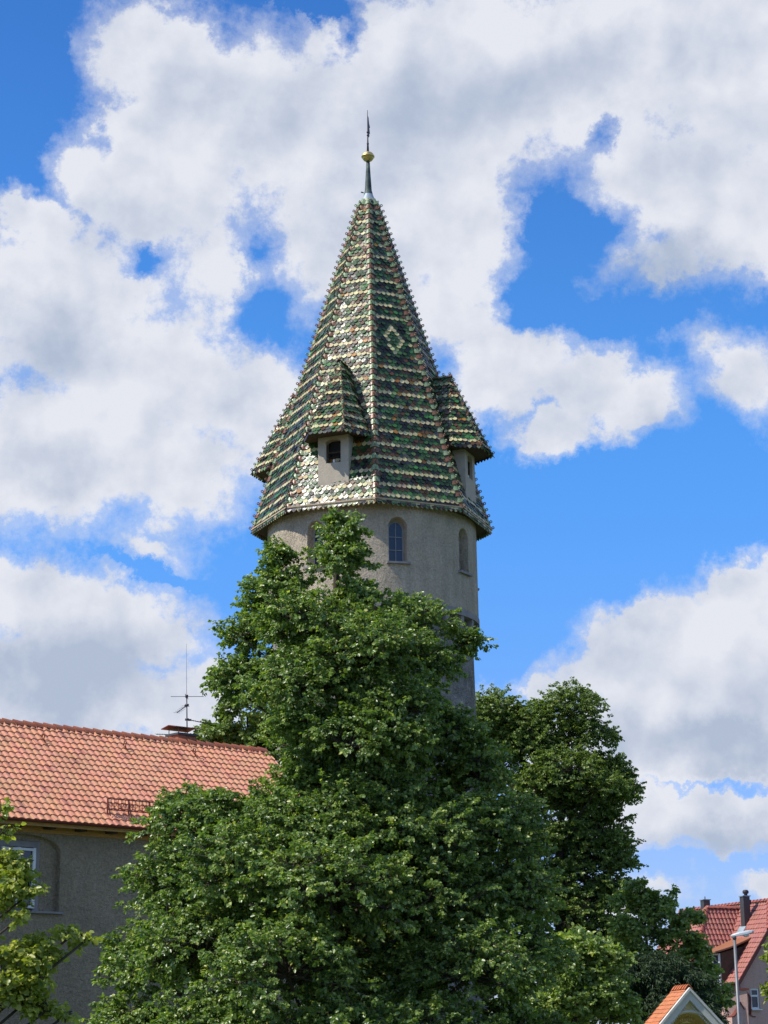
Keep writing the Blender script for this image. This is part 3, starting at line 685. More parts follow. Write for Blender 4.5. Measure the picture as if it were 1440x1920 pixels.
# ------------------------------------------------------------------ pink house
def house():
    Z = Vector((0, 0, 1)); U = Vector((-.40, .9165, 0)).normalized(); Vd = Vector((-U.y, U.x, 0)); Vd = Vector((-.9165, -.40, 0)).normalized()
    O = P(1441, 1688, 115.0); zr = O.z; O.z = 0
    q = lambda u, v, z: O + U*u + Vd*v + Z*z
    H = thing('pink_house', q(0, 3, 0), 'pink rendered house with a steep red tiled roof and dark clad chimneys', 'house')
    sl = 4.45/3.35; ve = 3.45; ze = zr - sl*ve; u0, u1 = -1.7, 9.5; vw = 3.05; hw = 6.9
    cR = lambda r, k: vary((.37, .125, .092), .10)
    # walls
    w = MB(); wz = zr - sl*vw - .1
    w.prism([q(-1.3, vw, 0), q(-1.3, -vw, 0), q(-1.3, -vw, wz), q(-1.3, -1.35, zr - sl*1.35 - .12), q(-1.3, 1.35, zr - sl*1.35 - .12), q(-1.3, vw, wz)], U*10.4)
    wall = w.build('wall', M['pink'], H)
    n = -U; pw = q(-1.3, 0, 0)
    a, b = hit(1407, 1853, pw, n), hit(1425, 1892, pw, n); va, vb = (a-O).dot(Vd), (b-O).dot(Vd); vm, vh = (va+vb)/2, abs(va-vb)/2; zm, zh = (a.z+b.z)/2, (a.z-b.z)/2
    c = MB(); c.box(q(-1.3, vm, zm), U*.14, Vd*vh, Z*zh); boolean(wall, [c])
    g = MB(); g.box(q(-1.19, vm, zm), U*.01, Vd*(vh-.02), Z*(zh-.02)); win = g.build('window', M['glass'], H)
    f = MB()
    for sg in (-1, 1): f.box(q(-1.22, vm+sg*(vh-.04), zm), U*.03, Vd*.045, Z*zh)
    for zz in (zm-zh+.05, zm+zh-.05, zm+zh*.28): f.box(q(-1.225, vm, zz), U*.03, Vd*(vh-.01), Z*.05)
    f.build('frame', M['white'], win)
    s = MB(); s.box(q(-1.36, vm, zm-zh-.03), U*.1, Vd*(vh+.06), Z*.03); s.build('sill', M['white'], win)
    # main roof: two slopes with a half hip over the gable
    rb = MB(); th = .16; uh = 0.0
    def rpoly(sg): return [q(u0, sg*ve, ze), q(u1, sg*ve, ze), q(u1, 0, zr), q(uh, 0, zr), q(u0, sg*1.28, zr - sl*1.28)]
    for sg in (-1, 1):
        pl = rpoly(sg); nn = (Vd*sg*sl + Z).normalized(); rb.prism([p - nn*.02 for p in pl], -nn*th)
    hipn = (-U*1.1 + Z).normalized(); hpl = [q(u0-.02, 1.28, zr-sl*1.28), q(u0-.02, -1.28, zr-sl*1.28), q(uh, 0, zr)]
    rb.prism([p - hipn*.01 for p in hpl], -hipn*.1)
    roof = rb.build('roof', M['wood'], H)
    mb = MB()
    for sg in (-1, 1): pantiles(mb, rpoly(sg), Vd*sg + Z*.5, .25, .34, cR, .03, .05, 5)
    pantiles(mb, hpl, -U + Z*.5, .25, .34, cR, .03, .05, 5); mb.build('red_tiles', M['clayrd'], roof)
    rc = MB(); cc = lambda i: vary((.36, .11, .07), .12)
    ridge_caps(rc, q(uh, 0, zr+.03), q(u1, 0, zr+.03), Z, .26, .36, cc, .07, 0)
    for sg in (-1, 1): ridge_caps(rc, hpl[0 if sg > 0 else 1] + Z*.03, q(uh, 0, zr+.05), Vd*sg - U + Z, .24, .36, cc, .07, 0)
    rc.build('ridge_tiles', M['clayrd'], roof)
    for sg in (-1, 1): vb_ = MB(); vb_.bar(q(u0-.02, sg*ve, ze-.1), q(u0-.02, sg*1.28, zr-sl*1.28-.1), .05, .2, Vd); vb_.build('bargeboard', M['rediron'], H)
    gt = MB(); gt.tube([q(u0, ve+.06, ze-.04), q(u1, ve+.06, ze-.04)], .07, 8); gt.build('gutter', M['wood'], H)
    # cross wing with a hipped end
    zx = hit(1385, 1703, q(2.6, 0, 0), Z.cross(Vd)).z; zx = min(zx, zr - .25); ux, vx_ = 2.6, 2.45; hwx, vex = 1.75, 4.6; zxe = zx - 3.1
    cw = MB(); cw.prism([q(ux-hwx+.3, 0, 0), q(ux-hwx+.3, vex-.45, 0), q(ux+hwx-.3, vex-.45, 0), q(ux+hwx-.3, 0, 0)], Z*(zxe+.1)); cw.build('wing_wall', M['pink'], H)
    fp = [q(ux-hwx, vex, zxe), q(ux-hwx, 0, zxe), q(ux, 0, zx), q(ux, vx_, zx)]; bp = [q(ux+hwx, vex, zxe), q(ux+hwx, 0, zxe), q(ux, 0, zx), q(ux, vx_, zx)]
    lp = [q(ux-hwx, vex, zxe), q(ux+hwx, vex, zxe), q(ux, vx_, zx)]
    wb = MB()
    for pl in (fp, bp, lp): wb.prism([p - Z*.02 for p in pl], -Z*.12)
    wr = wb.build('wing_roof', M['wood'], H)
    mb = MB(); pantiles(mb, fp, -U + Z*.5, .25, .34, cR, .04, .05, 6); pantiles(mb, bp, U + Z*.5, .25, .34, cR, .03, .05, 5); pantiles(mb, lp, Vd + Z*.5, .25, .34, cR, .03, .05, 5)
    mb.build('red_tiles', M['clayrd'], wr)
    rc = MB(); ridge_caps(rc, q(ux, vx_, zx+.03), q(ux, .2, zx+.03), Z, .26, .36, cc, .07, 0); ridge_caps(rc, q(ux-hwx, vex, zxe+.03), q(ux, vx_, zx+.05), -U+Vd+Z, .26, .36, cc, .08, 0)
    ridge_caps(rc, q(ux+hwx, vex, zxe+.03), q(ux, vx_, zx+.05), U+Vd+Z, .26, .36, cc, .08, 0); rc.build('ridge_tiles', M['clayrd'], wr)
    # eyebrow dormer on the lit slope, between the wing and the verge
    nr = (Vd*sl + Z).normalized(); r0 = q(0, 0, zr)
    pu = q(-.35, 0, 0); a1, a2 = hit(1394, 1759, pu, U), hit(1352, 1808, pu, U); u1_, v1_, u2_, v2_ = (a1-O).dot(U), (a1-O).dot(Vd), (a2-O).dot(U), (a2-O).dot(Vd)
    print('dormer', u1_, v1_, u2_, v2_)
    us = -.35; ue = us + 1.7; ft = hit(1341, 1784, q(us, 0, 0), U); vf = (ft-O).dot(Vd); zf = ft.z
    v1_ = (zr - a1.z)/sl*.5 + v1_*.5; v2_ = min(vf - .05, v2_); crv = []
    for i in range(9):
        t = i/8; v = v1_ - .25 + (vf + .12 - v1_ + .25)*t; z0 = zr - sl*(v1_-.25) + .04; crv.append((v, z0 + (zf - z0)*(t*1.35 - .35*t*t) if t < 1 else zf))
    dm = MB(); n9 = len(crv); tp_ = [q(us-.18, v, z) for v, z in crv] + [q(ue, v, z) for v, z in crv]; bt_ = [p - Z*.09 for p in tp_]
    dm.add(tp_ + bt_, [(i, i+1, n9+i+1, n9+i) for i in range(n9-1)] + [(2*n9+i, 3*n9+i, 3*n9+i+1, 2*n9+i+1) for i in range(n9-1)] + [(i, 2*n9+i, 2*n9+i+1, i+1) for i in range(n9-1)] + [(n9-1, 2*n9-1, 4*n9-1, 3*n9-1)], (.34, .135, .06))
    ed = dm.build('shed_dormer', M['clayrd'], H)
    ck = MB(); ck.prism([q(us, v1_, zr - sl*v1_ - .1), q(us, v2_, zr - sl*v2_ - .15), q(us, v2_, zf - .08)] , U*1.6); ck.build('dormer_cheek', M['wood'], ed)
    dw = MB(); hz = (zf - .1 - (zr - sl*v2_))/2; zc_ = zr - sl*v2_ + hz
    for uu in (.08, .72, 1.36): dw.box(q(us+uu, v2_+.03, zc_), U*.05, Vd*.05, Z*hz)
    for k in (-1, 1): dw.box(q(us+.72, v2_+.03, zc_+k*(hz-.04)), U*.68, Vd*.05, Z*.04)
    dw.build('dormer_window', M['white'], ed)
    gl = MB(); gl.box(q(us+.72, v2_+.02, zc_), U*.66, Vd*.012, Z*(hz-.05)); gl.build('dormer_glass', M['glass'], ed)
    # chimneys
    cz = hit(1396, 1679, q(1.4, .9, 0), U); uc = 1.5
    for (px, py, wpx, u_, v_, nm) in ((1396, 1681, 15, 1.0, 1.05, 'chimney'), (1322, 1688, 15, 5.9, -.55, 'chimney')):
        pt = hit(px, py, q(u_, v_, 0), U); v2 = (pt-O).dot(Vd); v2 = min(max(v2, -1.5), 2.2); hh = wpx/3900*117/2*.95
        c = MB(); zb = zr - sl*abs(v2) - .6; c.box(q(u_, v2, (zb+pt.z)/2), U*hh*.9, Vd*hh, Z*(pt.z-zb)/2); co = c.build(nm, M['slate'], H)
        k = MB(); k.box(q(u_, v2, pt.z+.025), U*(hh*.9+.05), Vd*(hh+.05), Z*.025); k.build('chimney_crown', M['lead'], co)
        if px > 1350:
            k = MB(); k.lathe(q(u_+.02, v2-.1, pt.z+.05), [(.0, 0), (.1, 0), (.1, .1), (.17, .13), (.18, .24), (.12, .32), (0, .34)], 12); k.build('cowl', M['iron'], co); k = MB(); k.box(q(u_, v2-hh-.08, pt.z-.3), U*.1, Vd*.07, Z*.12); k.build('vent_box', M['iron'], co)
            k = MB(); zf = zr - sl*v2; k.box(q(u_, v2+.02, zf-.02)+Vd*.32-Z*.36, U*.33, (Vd - Z*sl)*.14, nr*.03); k.build('flashing', M['lead'], co)
        else:
            k = MB(); k.tube([q(u_, v2, pt.z), q(u_, v2, pt.z+.22)], .03, 6); k.build('cowl', M['iron'], co)
    # downpipe
    X = lambda x, y: hit(x, y, q(-1.38, 0, 0), n)
    dp = MB(); dp.tube([X(1360, 1848), X(1368, 1853), X(1403, 1864), X(1407, 1870), X(1407, 1930), ], .055, 8); dp.tube([X(1407, 1930), Vector((X(1407,1930).x, X(1407,1930).y, 0))], .055, 8); dp.build('downpipe', M['rediron'], H)
    # bay at the corner: lit flank and a swept buttress on the gable
    y0 = X(1364, 1857); vB = (y0-O).dot(Vd); zB = y0.z
    by = MB(); by.prism([q(-2.0, vB, 0), q(-2.0, vB-.12, 0), q(-1.29, vB-.12, 0), q(.9, vB+.35, 0), q(.9, vB+.0, 0)], Z*0.01)
    bx = MB(); bx.prism([q(-1.95, vw+.02, 0), q(-1.31, vw-.3, 0), q(1.6, vw-.3, 0), q(1.6, vw+1.1, 0), q(-1.3, vw+1.1, 0)], Z*(zB)); bay = bx.build('bay', M['pink'], H)
    br = MB(); br.prism([q(-2.05, vw-.05, zB), q(-1.3, vw-.35, zB), q(1.7, vw-.35, zB), q(1.7, vw+1.2, zB), q(-1.4, vw+1.2, zB)], Z*.1); br.build('bay_cornice', M['rediron'], bay)
    wa = MB(); wa.box(q(.2, vw+1.11, zB-.75), U*.3, Vd*.03, Z*.55); bw = wa.build('bay_window', M['glass'], bay)
    wa = MB()
    for uu in (-.12, .2, .52): wa.box(q(uu, vw+1.13, zB-.75), U*.04, Vd*.04, Z*.58)
    wa.build('bay_window_frame', M['white'], bay)
    # swept buttress
    bt = MB(); A1, A2 = X(1379, 1880), X(1408, 1910); vv1 = (A1-O).dot(Vd); vv2 = (X(1364,1908)-O).dot(Vd); vv3 = (A2-O).dot(Vd); zt_, zb_ = A1.z, X(1384, 1908).z
    pts = [q(-1.32, vv2, zb_)] + [q(-1.32, vv2 + (vv1-vv2)*t, zb_ + (zt_-zb_)*t**2.2) for t in (.2, .4, .6, .8, 1)] + [q(-1.32, vv1 + (vv3-vv1)*t, zb_ + (zt_-zb_)*(1-t)**2.2) for t in (.2, .4, .6, .8, 1)]
    bt.prism([q(-1.32, vv2, 0)] + pts + [q(-1.32, vv3, 0)], -U*.5); bo = bt.build('buttress', M['pink'], H)
    cp = MB(); pp = [p - U*.25 + Z*.03 for p in pts]
    for a_, b_ in zip(pp, pp[1:]): cp.bar(a_, b_, .58, .06)
    cp.build('coping', M['rediron'], bo)

# ------------------------------------------------------------------ small shrine
def shrine():
    Z = Vector((0, 0, 1)); Y = 60.0; a = R_(8); S = Vector((cos(a), sin(a), 0)); N_ = Vector((sin(a), -cos(a), 0))   # S along the front, N_ toward the viewer
    A = P(1289, 1853, Y); zr = A.z; O = Vector((A.x, A.y, 0)); q = lambda s, n, z: O + S*s + N_*n + Z*z
    H = thing('wayside_shrine', O, 'small yellow wayside shrine with a white gable and an orange tiled roof', 'shrine')
    hw, sl = 1.34, tan(R_(47)); ze = zr - sl*hw; dep = 1.35
    w = MB(); w.prism([q(-hw+.12, 0, 0), q(hw-.12, 0, 0), q(hw-.12, 0, ze), q(0, 0, zr-.2), q(-hw+.12, 0, ze)], -N_*dep); wall = w.build('wall', M['yellow'], H)
    zc = P(1283, 1900, Y).z; c = MB(); c.prism(arch_poly(q(0, .3, .4), S, Z, .80, zc - .4, 14, .95), -N_*1.6); boolean(wall, [c])
    rb = MB(); 
    for sg in (-1, 1):
        nn = (S*sg*sl + Z).normalized(); rb.prism([q(sg*(hw+.1), .18, ze-.1*sl), q(sg*(hw+.1), -dep-.1, ze-.1*sl), q(0, -dep-.1, zr), q(0, .18, zr)], -Z*.1)
    roof = rb.build('roof', M['wood'], H); mb = MB()
    for sg in (-1, 1): pantiles(mb, [q(sg*(hw+.12), .1, ze-.12*sl+.01), q(sg*(hw+.12), -dep-.1, ze-.12*sl+.01), q(0, -dep-.1, zr+.01), q(0, .1, zr+.01)], S*sg + Z*.4, .17, .17, lambda r, k: vary((.54, .20, .09), .12), .02, .03, 5)
    mb.build('orange_tiles', M['clay'], roof)
    rc = MB(); ridge_caps(rc, q(0, .1, zr+.03), q(0, -dep-.1, zr+.03), Z, .2, .25, lambda i: vary((.6, .2, .08), .1), .06, 0); rc.build('ridge_tiles', M['clay'], roof)
    co = MB()
    for sg in (-1, 1):
        e = q(sg*(hw+.14), .2, ze-.14*sl); t = q(0, .2, zr+.02); d = (t-e).normalized(); dn = Vector((-d.x*d.z, -d.y*d.z, 0)); low = -Z*.36
        co.prism([e, t, t + low, e + low] if sg < 0 else [t, e, e + low, t + low], -N_*.197 if sg < 0 else -N_*.199)
        co.prism([e + N_*.07 , t + N_*.07, t + N_*.07 - Z*.09, e + N_*.07 - Z*.09], -N_*.069)
    cn = co.build('cornice', M['cornice'], H)
    de = MB()
    for sg in (-1, 1):
        for i in range(24):
            t = .06 + i/24*.9; p = q(sg*(hw*(1-t)), .02, zr - sl*hw*(1-t) - .42); de.box(p, S*.022, N_*.03, Z*.03)
    de.build('dentils', M['cornice'], H)
    tr = MB(); ar = arch_poly(q(0, .03, .4), S, Z, .86, zc + .06 - .4, 14, .95)[2:]
    for a_, b_ in zip(ar, ar[1:]): tr.bar(a_, b_, .06, .09, N_)
    tr.build('arch_moulding', M['cornice'], H)
    # gilded crest hanging in the arch
    cr = MB(); c0 = q(0, -.2, P(1283, 1912, Y).z)
    for i in range(-3, 4):
        b = c0 + S*i*.07; cr.tube([b - Z*.12, b + Z*(.06 + .05*(3-abs(i))/3)], [.012, .018], 6); cr.lathe(b + Z*(.08+.05*(3-abs(i))/3), [(0, -.025), (.025, 0), (0, .025)], 8)
    cr.tube([c0 - S*.25 - Z*.1, c0 - Z*.06, c0 + S*.25 - Z*.1], .025, 6); cr.tube([c0 - Z*.12, c0 - Z*.9], [.03, .05], 8)
    cr.build('gilded_crest', M['gold'], H)

# ------------------------------------------------------------------ street lamp
def street_lamp():
    Y = 76.0; t = P(1377, 1757, Y); b = Vector((t.x, t.y, 0)); Z = Vector((0, 0, 1))
    Lp = thing('street_lamp', b, 'tall grey steel street lamp with one flat slanted head, in front of the pink house', 'street lamp')
    m = MB(); m.tube([b, b + Z*1.2, b + Z*1.25, t], [.09, .09, .068, .055], 14); m.build('pole', M['galv'], Lp)
    d = Vector((.93, -.35, .17)).normalized(); s = d.cross(Z).normalized(); up = s.cross(d)
    h = MB(); a0 = t - d*.12 + Z*.06; secs = [(0, .05, .04), (.1, .08, .06), (.35, .13, .085), (.7, .14, .08), (.82, .12, .05), (.86, .07, .02)]
    vs = []
    for l, w, hh in secs:
        c = a0 + d*l; vs += [c + s*w*x + up*hh*z for x, z in ((-1, -.6), (-.95, .3), (-.55, 1), (.55, 1), (.95, .3), (1, -.6))]
    k = 6; h.add(vs, [(i*k+j, i*k+(j+1) % k, (i+1)*k+(j+1) % k, (i+1)*k+j) for i in range(len(secs)-1) for j in range(k)] + [tuple(range(k)), tuple((len(secs)-1)*k+j for j in range(k))[::-1]])
    hd = h.build('lamp_head', M['lamp'], Lp)
    l_ = MB(); l_.lathe(a0 + d*.55 - up*.09, [(0, -.06), (.08, -.045), (.12, 0), (.12, .05)], 14); l_.build('lens', M['lens'], hd)
    c = MB(); c.tube([t - Z*.08, t + Z*.07], .075, 12); c.build('collar', M['galv'], Lp)

# ------------------------------------------------------------------ trees
LEAF_LIME = leaf_mat('lime_leaf', [(.046,.086,.024), (.115,.180,.048), (.22,.30,.072), (.37,.42,.11), (.62,.59,.17)], .30, .36, .55)
LEAF_FAR = leaf_mat('far_lime_leaf', [(.044,.080,.022), (.102,.160,.042), (.19,.255,.058), (.30,.35,.08), (.44,.43,.11)], .30, .40, .45)
LEAF_YEW = leaf_mat('yew_needle', [(.016,.036,.014), (.030,.060,.020), (.05,.09,.028), (.075,.12,.036)], .12, .5, .35)
LEAF_LIGHT = leaf_mat('yellow_green_leaf', [(.05,.10,.016), (.13,.18,.035), (.24,.28,.05), (.40,.41,.08), (.58,.54,.14)], .34, .38, .5)
def unit(a): return a / np.maximum(np.linalg.norm(a, axis=-1, keepdims=True), 1e-9)
LEAF = np.array([(0, 0, 0), (-.5, .32, .13), (-.36, .72, .08), (0, 1.0, -.06), (.36, .72, .08), (.5, .32, .13)])
NEEDLE = np.array([(0, 0, 0), (-.5, .3, .05), (-.4, .8, .0), (0, 1, -.1), (.4, .8, 0), (.5, .3, .05)])
def leaf_mesh(name, pos, tip, nor, size, tone, m, parent, wid=.8):
    n = len(pos); tip = unit(tip); s = unit(np.cross(tip, nor)); nn = np.cross(s, tip)
    base = WB[parent.name]; pos = pos - np.array(base)
    T = LEAF[None]*size[:, None, None]
    V = pos[:, None] + T[..., 0:1]*wid*s[:, None] + T[..., 1:2]*tip[:, None] + T[..., 2:3]*nn[:, None]
    me = bpy.data.meshes.new(name); me.vertices.add(n*6); me.vertices.foreach_set('co', V.astype(np.float32).ravel())
    idx = np.array([0, 1, 2, 3, 0, 3, 4, 5])[None] + (np.arange(n)*6)[:, None]
    me.loops.add(n*8); me.loops.foreach_set('vertex_index', idx.astype(np.int32).ravel())
    me.polygons.add(n*2); me.polygons.foreach_set('loop_start', (np.arange(n*2)*4).astype(np.int32)); me.polygons.foreach_set('loop_total', np.full(n*2, 4, np.int32))
    a = me.attributes.new('tone', 'FLOAT', 'POINT'); a.data.foreach_set('value', np.repeat(tone, 6).astype(np.float32))
    me.update(calc_edges=True); me.materials.append(m)
    o = bpy.data.objects.new(name, me); COL.objects.link(o); o.parent = parent; return o
def tree(name, label, cat, trunk_px, Y, lobes, nleaf, leaf, m, trunk_r=.25, seed=1, group=None, subr=.34, twig=.42, droop=.45, tone0=.35, upb=.3, hollow=.55, per=26, wid=.8, top=None, dscale=1.0, branch=True, bsc=1.0):
    """lobes: (px, py, rx px, ry px[, dY[, density]]) boughs of the crown with their own distance"""
    rng = np.random.default_rng(seed); b0 = P(trunk_px, 1900, Y); b0 = Vector((b0.x, Y, 0))
    T = thing(name, b0, label, cat, group)
    Ls = []
    for lb in lobes:
        px, py, rx, ry = lb[:4]; dy = lb[4] if len(lb) > 4 else 0; de = lb[5] if len(lb) > 5 else 1
        c = P(px, py, Y + dy); sc = (c - CO).length/FPX
        Ls.append((np.array(c), np.array([rx*sc, min(rx, ry*1.6)*sc*dscale + .15, ry*sc]), de))
    vol = np.array([(r[0]*r[2])**.85*de for c, r, de in Ls]); vol /= vol.sum(); ncl = nleaf//per
    tips, subs = [], []
    for (c, r, de), f in zip(Ls, vol):
        k = max(4, int(round(ncl*f))); ns = max(6, int(k/11)); d = unit(rng.normal(size=(ns, 3))); d[:, 2] = np.where(d[:, 2] < -.35, -d[:, 2]*.6, d[:, 2]); d = unit(d)
        rad = hollow + (1 - hollow)*rng.random(ns)**.6; sc = c + d*r*rad[:, None]
        sr = subr*r.mean()*rng.uniform(.6, 1.25, ns)*1.1; w = sr**2; w /= w.sum()
        which = rng.choice(ns, k, p=w); dd = unit(rng.normal(size=(k, 3))); rr = rng.random(k)**.5
        pos = sc[which] + dd*(rr*sr[which])[:, None]*np.array([1, 1, .75])
        out = unit(pos - c); dirn = unit(.8*out + .5*dd + np.array([0, 0, .35]) + .35*rng.normal(size=(k, 3)))
        tips.append((pos, dirn, sc[which], out)); subs.append((c, sc, sr))
    pos = np.vstack([t[0] for t in tips]); dirn = np.vstack([t[1] for t in tips]); par = np.vstack([t[2] for t in tips]); out = np.vstack([t[3] for t in tips])
    ok = pos[:, 2] > .5; pos, dirn, par, out = pos[ok], dirn[ok], par[ok], out[ok]; k = len(pos)
    # leaves along arching twigs
    tl = twig*rng.uniform(.6, 1.3, k); lt = rng.random((k, per))*1.0
    bend = np.array([0, 0, -1.0])*droop
    p = pos[:, None] + dirn[:, None]*(lt*tl[:, None])[..., None] + bend*((lt**2)*tl[:, None]*.8)[..., None]
    side = unit(rng.normal(size=(k, per, 3))); side[..., 2] *= .5
    p = p + side*(leaf*.9*rng.random((k, per)))[..., None]
    tip = unit(dirn[:, None]*.5 + side*.9 + np.array([0, 0, -droop*1.2]))
    nor = unit(np.array([0, 0, 1.0])*upb + out[:, None]*.85 + np.array([0, 0, .2]) + .72*rng.normal(size=(k, per, 3)))
    size = leaf*rng.uniform(.5, 1.3, (k, per))
    ctone = rng.normal(0, .07, k); tone = tone0 + ctone[:, None] + rng.normal(0, .10, (k, per)) + .16*np.maximum(lt - .6, 0)/.4*(rng.random(k)[:, None] < .5)
    yl = rng.random((k, per)) < .035; tone = np.where(yl, .9, tone); tone = np.clip(tone, 0, 1)
    # trunk and boughs
    mb = MB(); tp = max(c[2] + r[2]*.3 for c, r, _ in Ls); ti = max(range(len(Ls)), key=lambda i: Ls[i][0][2]); tc = Ls[ti][0]
    n = 10; pts = []; rs = []; cx = b0.x; cy = b0.y
    for i in range(n + 1):
        t = i/n; pts.append(Vector((cx + (tc[0]-cx)*t**1.3 + .12*sin(t*9+seed), cy + (tc[1]-cy)*t**1.3 + .12*cos(t*7+seed), tc[2]*t))); rs.append(trunk_r*(1.25 if i == 0 else 1)*(1 - .88*t))
    if branch:
        mb.tube(pts, rs, 10)
        def at(z):
            t = min(max(z/tc[2], .12), .97)*n; i = min(int(t), n-1); return pts[i].lerp(pts[i+1], t-i), rs[i]*(1-(t-i)) + rs[i+1]*(t-i)
        for (c, sc, sr) in subs:
            cv = Vector(c); hd = math.hypot(c[0]-cx, c[1]-cy); s, r0 = at(cv.z - .45*hd - .3); r1 = min(r0*.55, .12)*min(1, .5 + hd*.2)*bsc
            mid = s.lerp(cv, .5) + Vector((0, 0, -.12*hd)); mb.tube([s, mid, cv], [r1, r1*.75, r1*.45], 6)
            for j in range(len(sc)):
                e = Vector(sc[j]); m1 = cv.lerp(e, .5) + Vector(rng.normal(0, .06, 3)); mb.tube([cv, m1, e], [r1*.4, r1*.28, max(.006, r1*.14)], 5, cap=False)
        # twigs
        sel = range(0, k, 1 if k < 9000 else 2)
        for i in sel:
            a = Vector(par[i]); b = Vector(pos[i]); e = b + Vector(dirn[i])*tl[i]*.6; mb.tube([a, b, e], [.010, .007, .003], 3, cap=False)
        mb.build('trunk', M['bark'], T)
    leaf_mesh('crown', p.reshape(-1, 3), tip.reshape(-1, 3), nor.reshape(-1, 3), size.ravel(), tone.ravel(), m, T, wid)
    return T

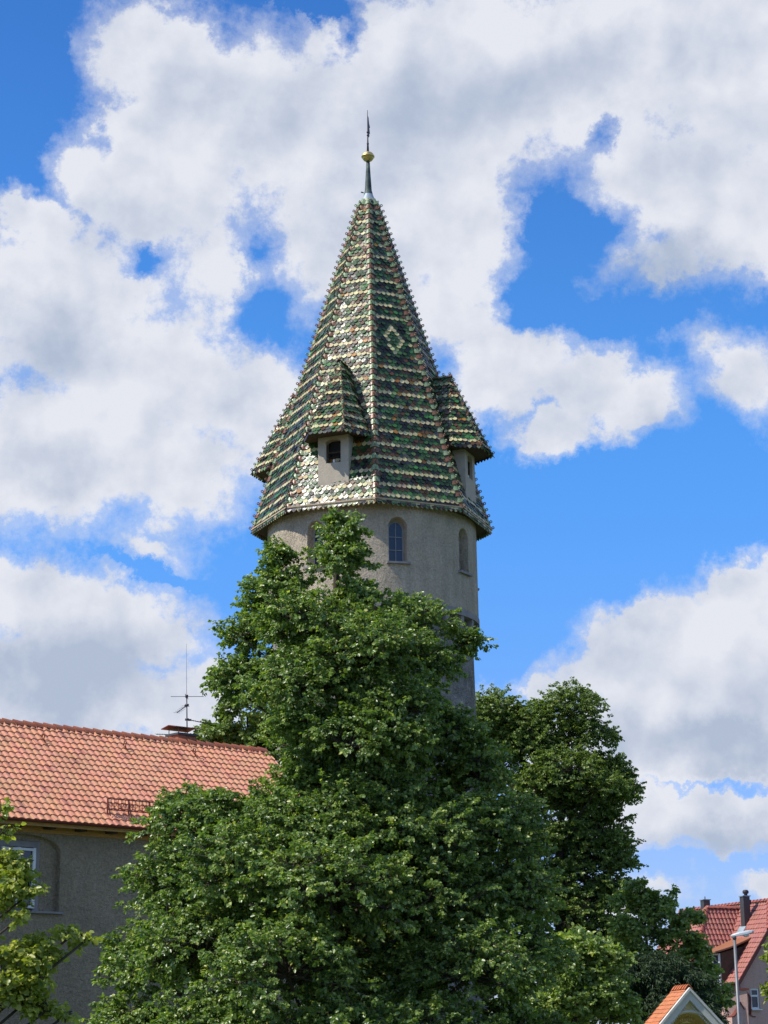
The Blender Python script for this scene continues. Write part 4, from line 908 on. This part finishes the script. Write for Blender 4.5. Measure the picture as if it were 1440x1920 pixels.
def trees():
    tree('lime_tree', 'tall full lime tree in front of the tower, hiding its lower half', 'tree', 640, 45, [
        (640,992,22,40), (642,1062,50,46), (528,1068,28,38), (518,1125,52,46), (452,1195,48,40,0,.8), (695,1130,54,38), (600,1180,85,60,-1), (780,1172,58,42),
        (866,1210,34,20), (690,1240,100,70,-1.5), (475,1285,62,55), (800,1250,52,55), (570,1300,90,70,-1.5), (740,1340,90,60,-1.5), (620,1400,65,60,-1), (440,1290,28,40),
        (700,1440,120,70,.5), (835,1385,55,50), (510,1535,55,42,-2), (405,1525,50,36,-1), (340,1545,58,45), (600,1565,105,75,-2.5), (800,1575,100,70,-2), (560,1385,48,55,-2), (655,1400,75,60,-2.5), (750,1405,60,50,-2), (720,1490,80,50,-1.5), (600,1470,60,50,-1.5), (900,1460,55,70), (930,1570,70,70,-1),
        (320,1660,70,62), (450,1640,100,80,-3), (620,1680,120,85,-4), (810,1680,110,85,-2), (950,1690,80,75,-1),
        (270,1820,68,72), (380,1790,100,80,-2.5), (540,1830,120,85,-4.5), (730,1850,120,85,0), (880,1830,110,80,-3), (990,1820,55,75,-1),
        (250,1950,70,70), (420,1950,110,80,-3), (620,1970,130,80,-4.5), (820,1970,120,80,-4), (970,1950,70,70,-1),
        (650,1450,110,150,3,.6), (810,1565,80,70,1,.8), (870,1480,50,50,1,.7), (640,1700,220,150,3.5,.6), (640,1250,100,100,2,.6), (430,1760,130,110,1,.7), (640,1800,140,110,1,.6), (850,1750,120,110,1,.7), (620,1560,140,90,1,.6), (450,1570,80,60,1,.7)],
        600000, .080, LEAF_LIME, .34, 3, subr=.50, twig=.26, per=26, hollow=.42, bsc=.6, dscale=1.0)
    tree('lime_tree', 'dark rounded tree rising right of the tower against the sky', 'tree', 1040, 95, [
        (925,1345,52,44), (1065,1342,62,44), (985,1360,45,35), (1005,1410,55,40), (1110,1385,45,30), (935,1420,45,50), (1135,1440,42,30), (1060,1445,56,36,-2), (1180,1492,34,17), (1120,1478,48,24,-2),
        (1000,1490,65,42), (1110,1520,50,30), (1065,1575,60,38), (1150,1590,40,26), (1165,1622,34,16), (1155,1452,26,20), (1160,1488,40,22), (1130,1560,48,34), (1120,1610,50,36), (1150,1690,30,26), (960,1380,50,44), (1000,1590,60,50), (1085,1650,60,38), (1140,1660,35,20), (1050,1720,75,50), (950,1680,70,70), (1120,1760,55,60), (1040,1820,80,70), (900,1560,60,80,2), (1090,1900,80,60), (880,1400,40,60,1), (1050,1500,75,90,1,.6), (1080,1700,60,60,1,.6)],
        340000, .105, LEAF_FAR, .45, 5, subr=.50, twig=.28, tone0=.38, per=24, hollow=.45, bsc=.5)
    tree('lime_tree', 'leafy tree top just showing behind the barn ridge by the aerial', 'tree', 450, 74, [
        (415,1375,38,26), (470,1345,50,42), (385,1392,26,16), (500,1390,50,40), (440,1400,60,30), (540,1400,50,60), (470,1480,90,60)],
        26000, .13, LEAF_FAR, .3, 8, twig=.45, tone0=.42)
    tree('lime_tree', 'yellow green branches reaching in at the left edge before the barn wall', 'tree', -330, 28, [
        (2,1520,5,8), (6,1560,5,10), (6,1618,12,14), (48,1618,7,6), (36,1645,30,16), (14,1640,16,14), (56,1675,12,12), (20,1672,18,9), (8,1690,14,10), (48,1712,10,6), (88,1780,26,10), (130,1758,18,9), (160,1764,8,5), (40,1790,32,16), (85,1802,24,14), (20,1835,38,24), (72,1835,22,20), (35,1890,38,24), (85,1895,20,12), (125,1902,14,4,0,.8),
        (-130,1600,60,60,1), (-130,1780,70,70,0), (-260,1500,120,120,2), (-300,1750,140,140,0), (-420,1600,130,150,2), (-110,1920,80,60,0)],
        52000, .086, LEAF_LIGHT, .25, 13, twig=.17, subr=.5, tone0=.55, per=18, bsc=.35)
    tree('broadleaf_tree', 'loose leafy tree with pale upright shoots left of the pink house', 'tree', 1235, 88, [
        (1190,1662,10,14), (1205,1660,5,10,0,.8), (1180,1700,26,28), (1222,1694,20,20), (1264,1682,5,14,0,.8), (1250,1695,6,10,0,.8), (1300,1716,8,10), (1245,1722,30,28), (1290,1735,20,24), (1270,1768,38,26), (1200,1755,40,32), (1310,1790,24,20), (1255,1815,55,32), (1190,1815,45,35), (1320,1835,22,26), (1350,1868,20,22), (1290,1860,50,30), (1240,1890,70,30)],
        36000, .14, LEAF_LIME, .18, 17, twig=.34, tone0=.46, per=18, hollow=.4)
    tree('broadleaf_tree', 'round bushy green tree at the foot of the dark tree, right of the big lime', 'tree', 1080, 66, [
        (1080,1790,48,34), (1035,1830,48,40), (1110,1845,50,42), (1150,1800,28,30), (1060,1900,70,45), (1140,1910,50,40), (1000,1900,50,40)],
        26000, .13, LEAF_LIME, .2, 19, twig=.4, tone0=.45, per=20)
    tree('yew_tree', 'very dark feathery yew tree behind the yellow shrine', 'tree', 1230, 70, [
        (1180,1830,32,38), (1225,1835,36,42), (1270,1838,34,36), (1310,1862,26,30), (1170,1890,50,45), (1240,1895,60,45), (1310,1905,36,30)],
        42000, .12, LEAF_YEW, .2, 23, twig=.4, tone0=.4, per=26, wid=.3, droop=.8, upb=.3)
    tree('broadleaf_tree', 'bright green foliage cut by the right edge of the photo', 'tree', 1560, 58, [
        (1452,1800,10,14), (1450,1838,10,14), (1460,1770,10,14), (1500,1800,50,60), (1560,1780,60,70), (1500,1870,50,50)],
        14000, .10, LEAF_LIGHT, .15, 29, twig=.22, tone0=.35, per=20)

if not SKY_ONLY:
    ground(); tower(); barn(); house(); shrine(); street_lamp(); trees()
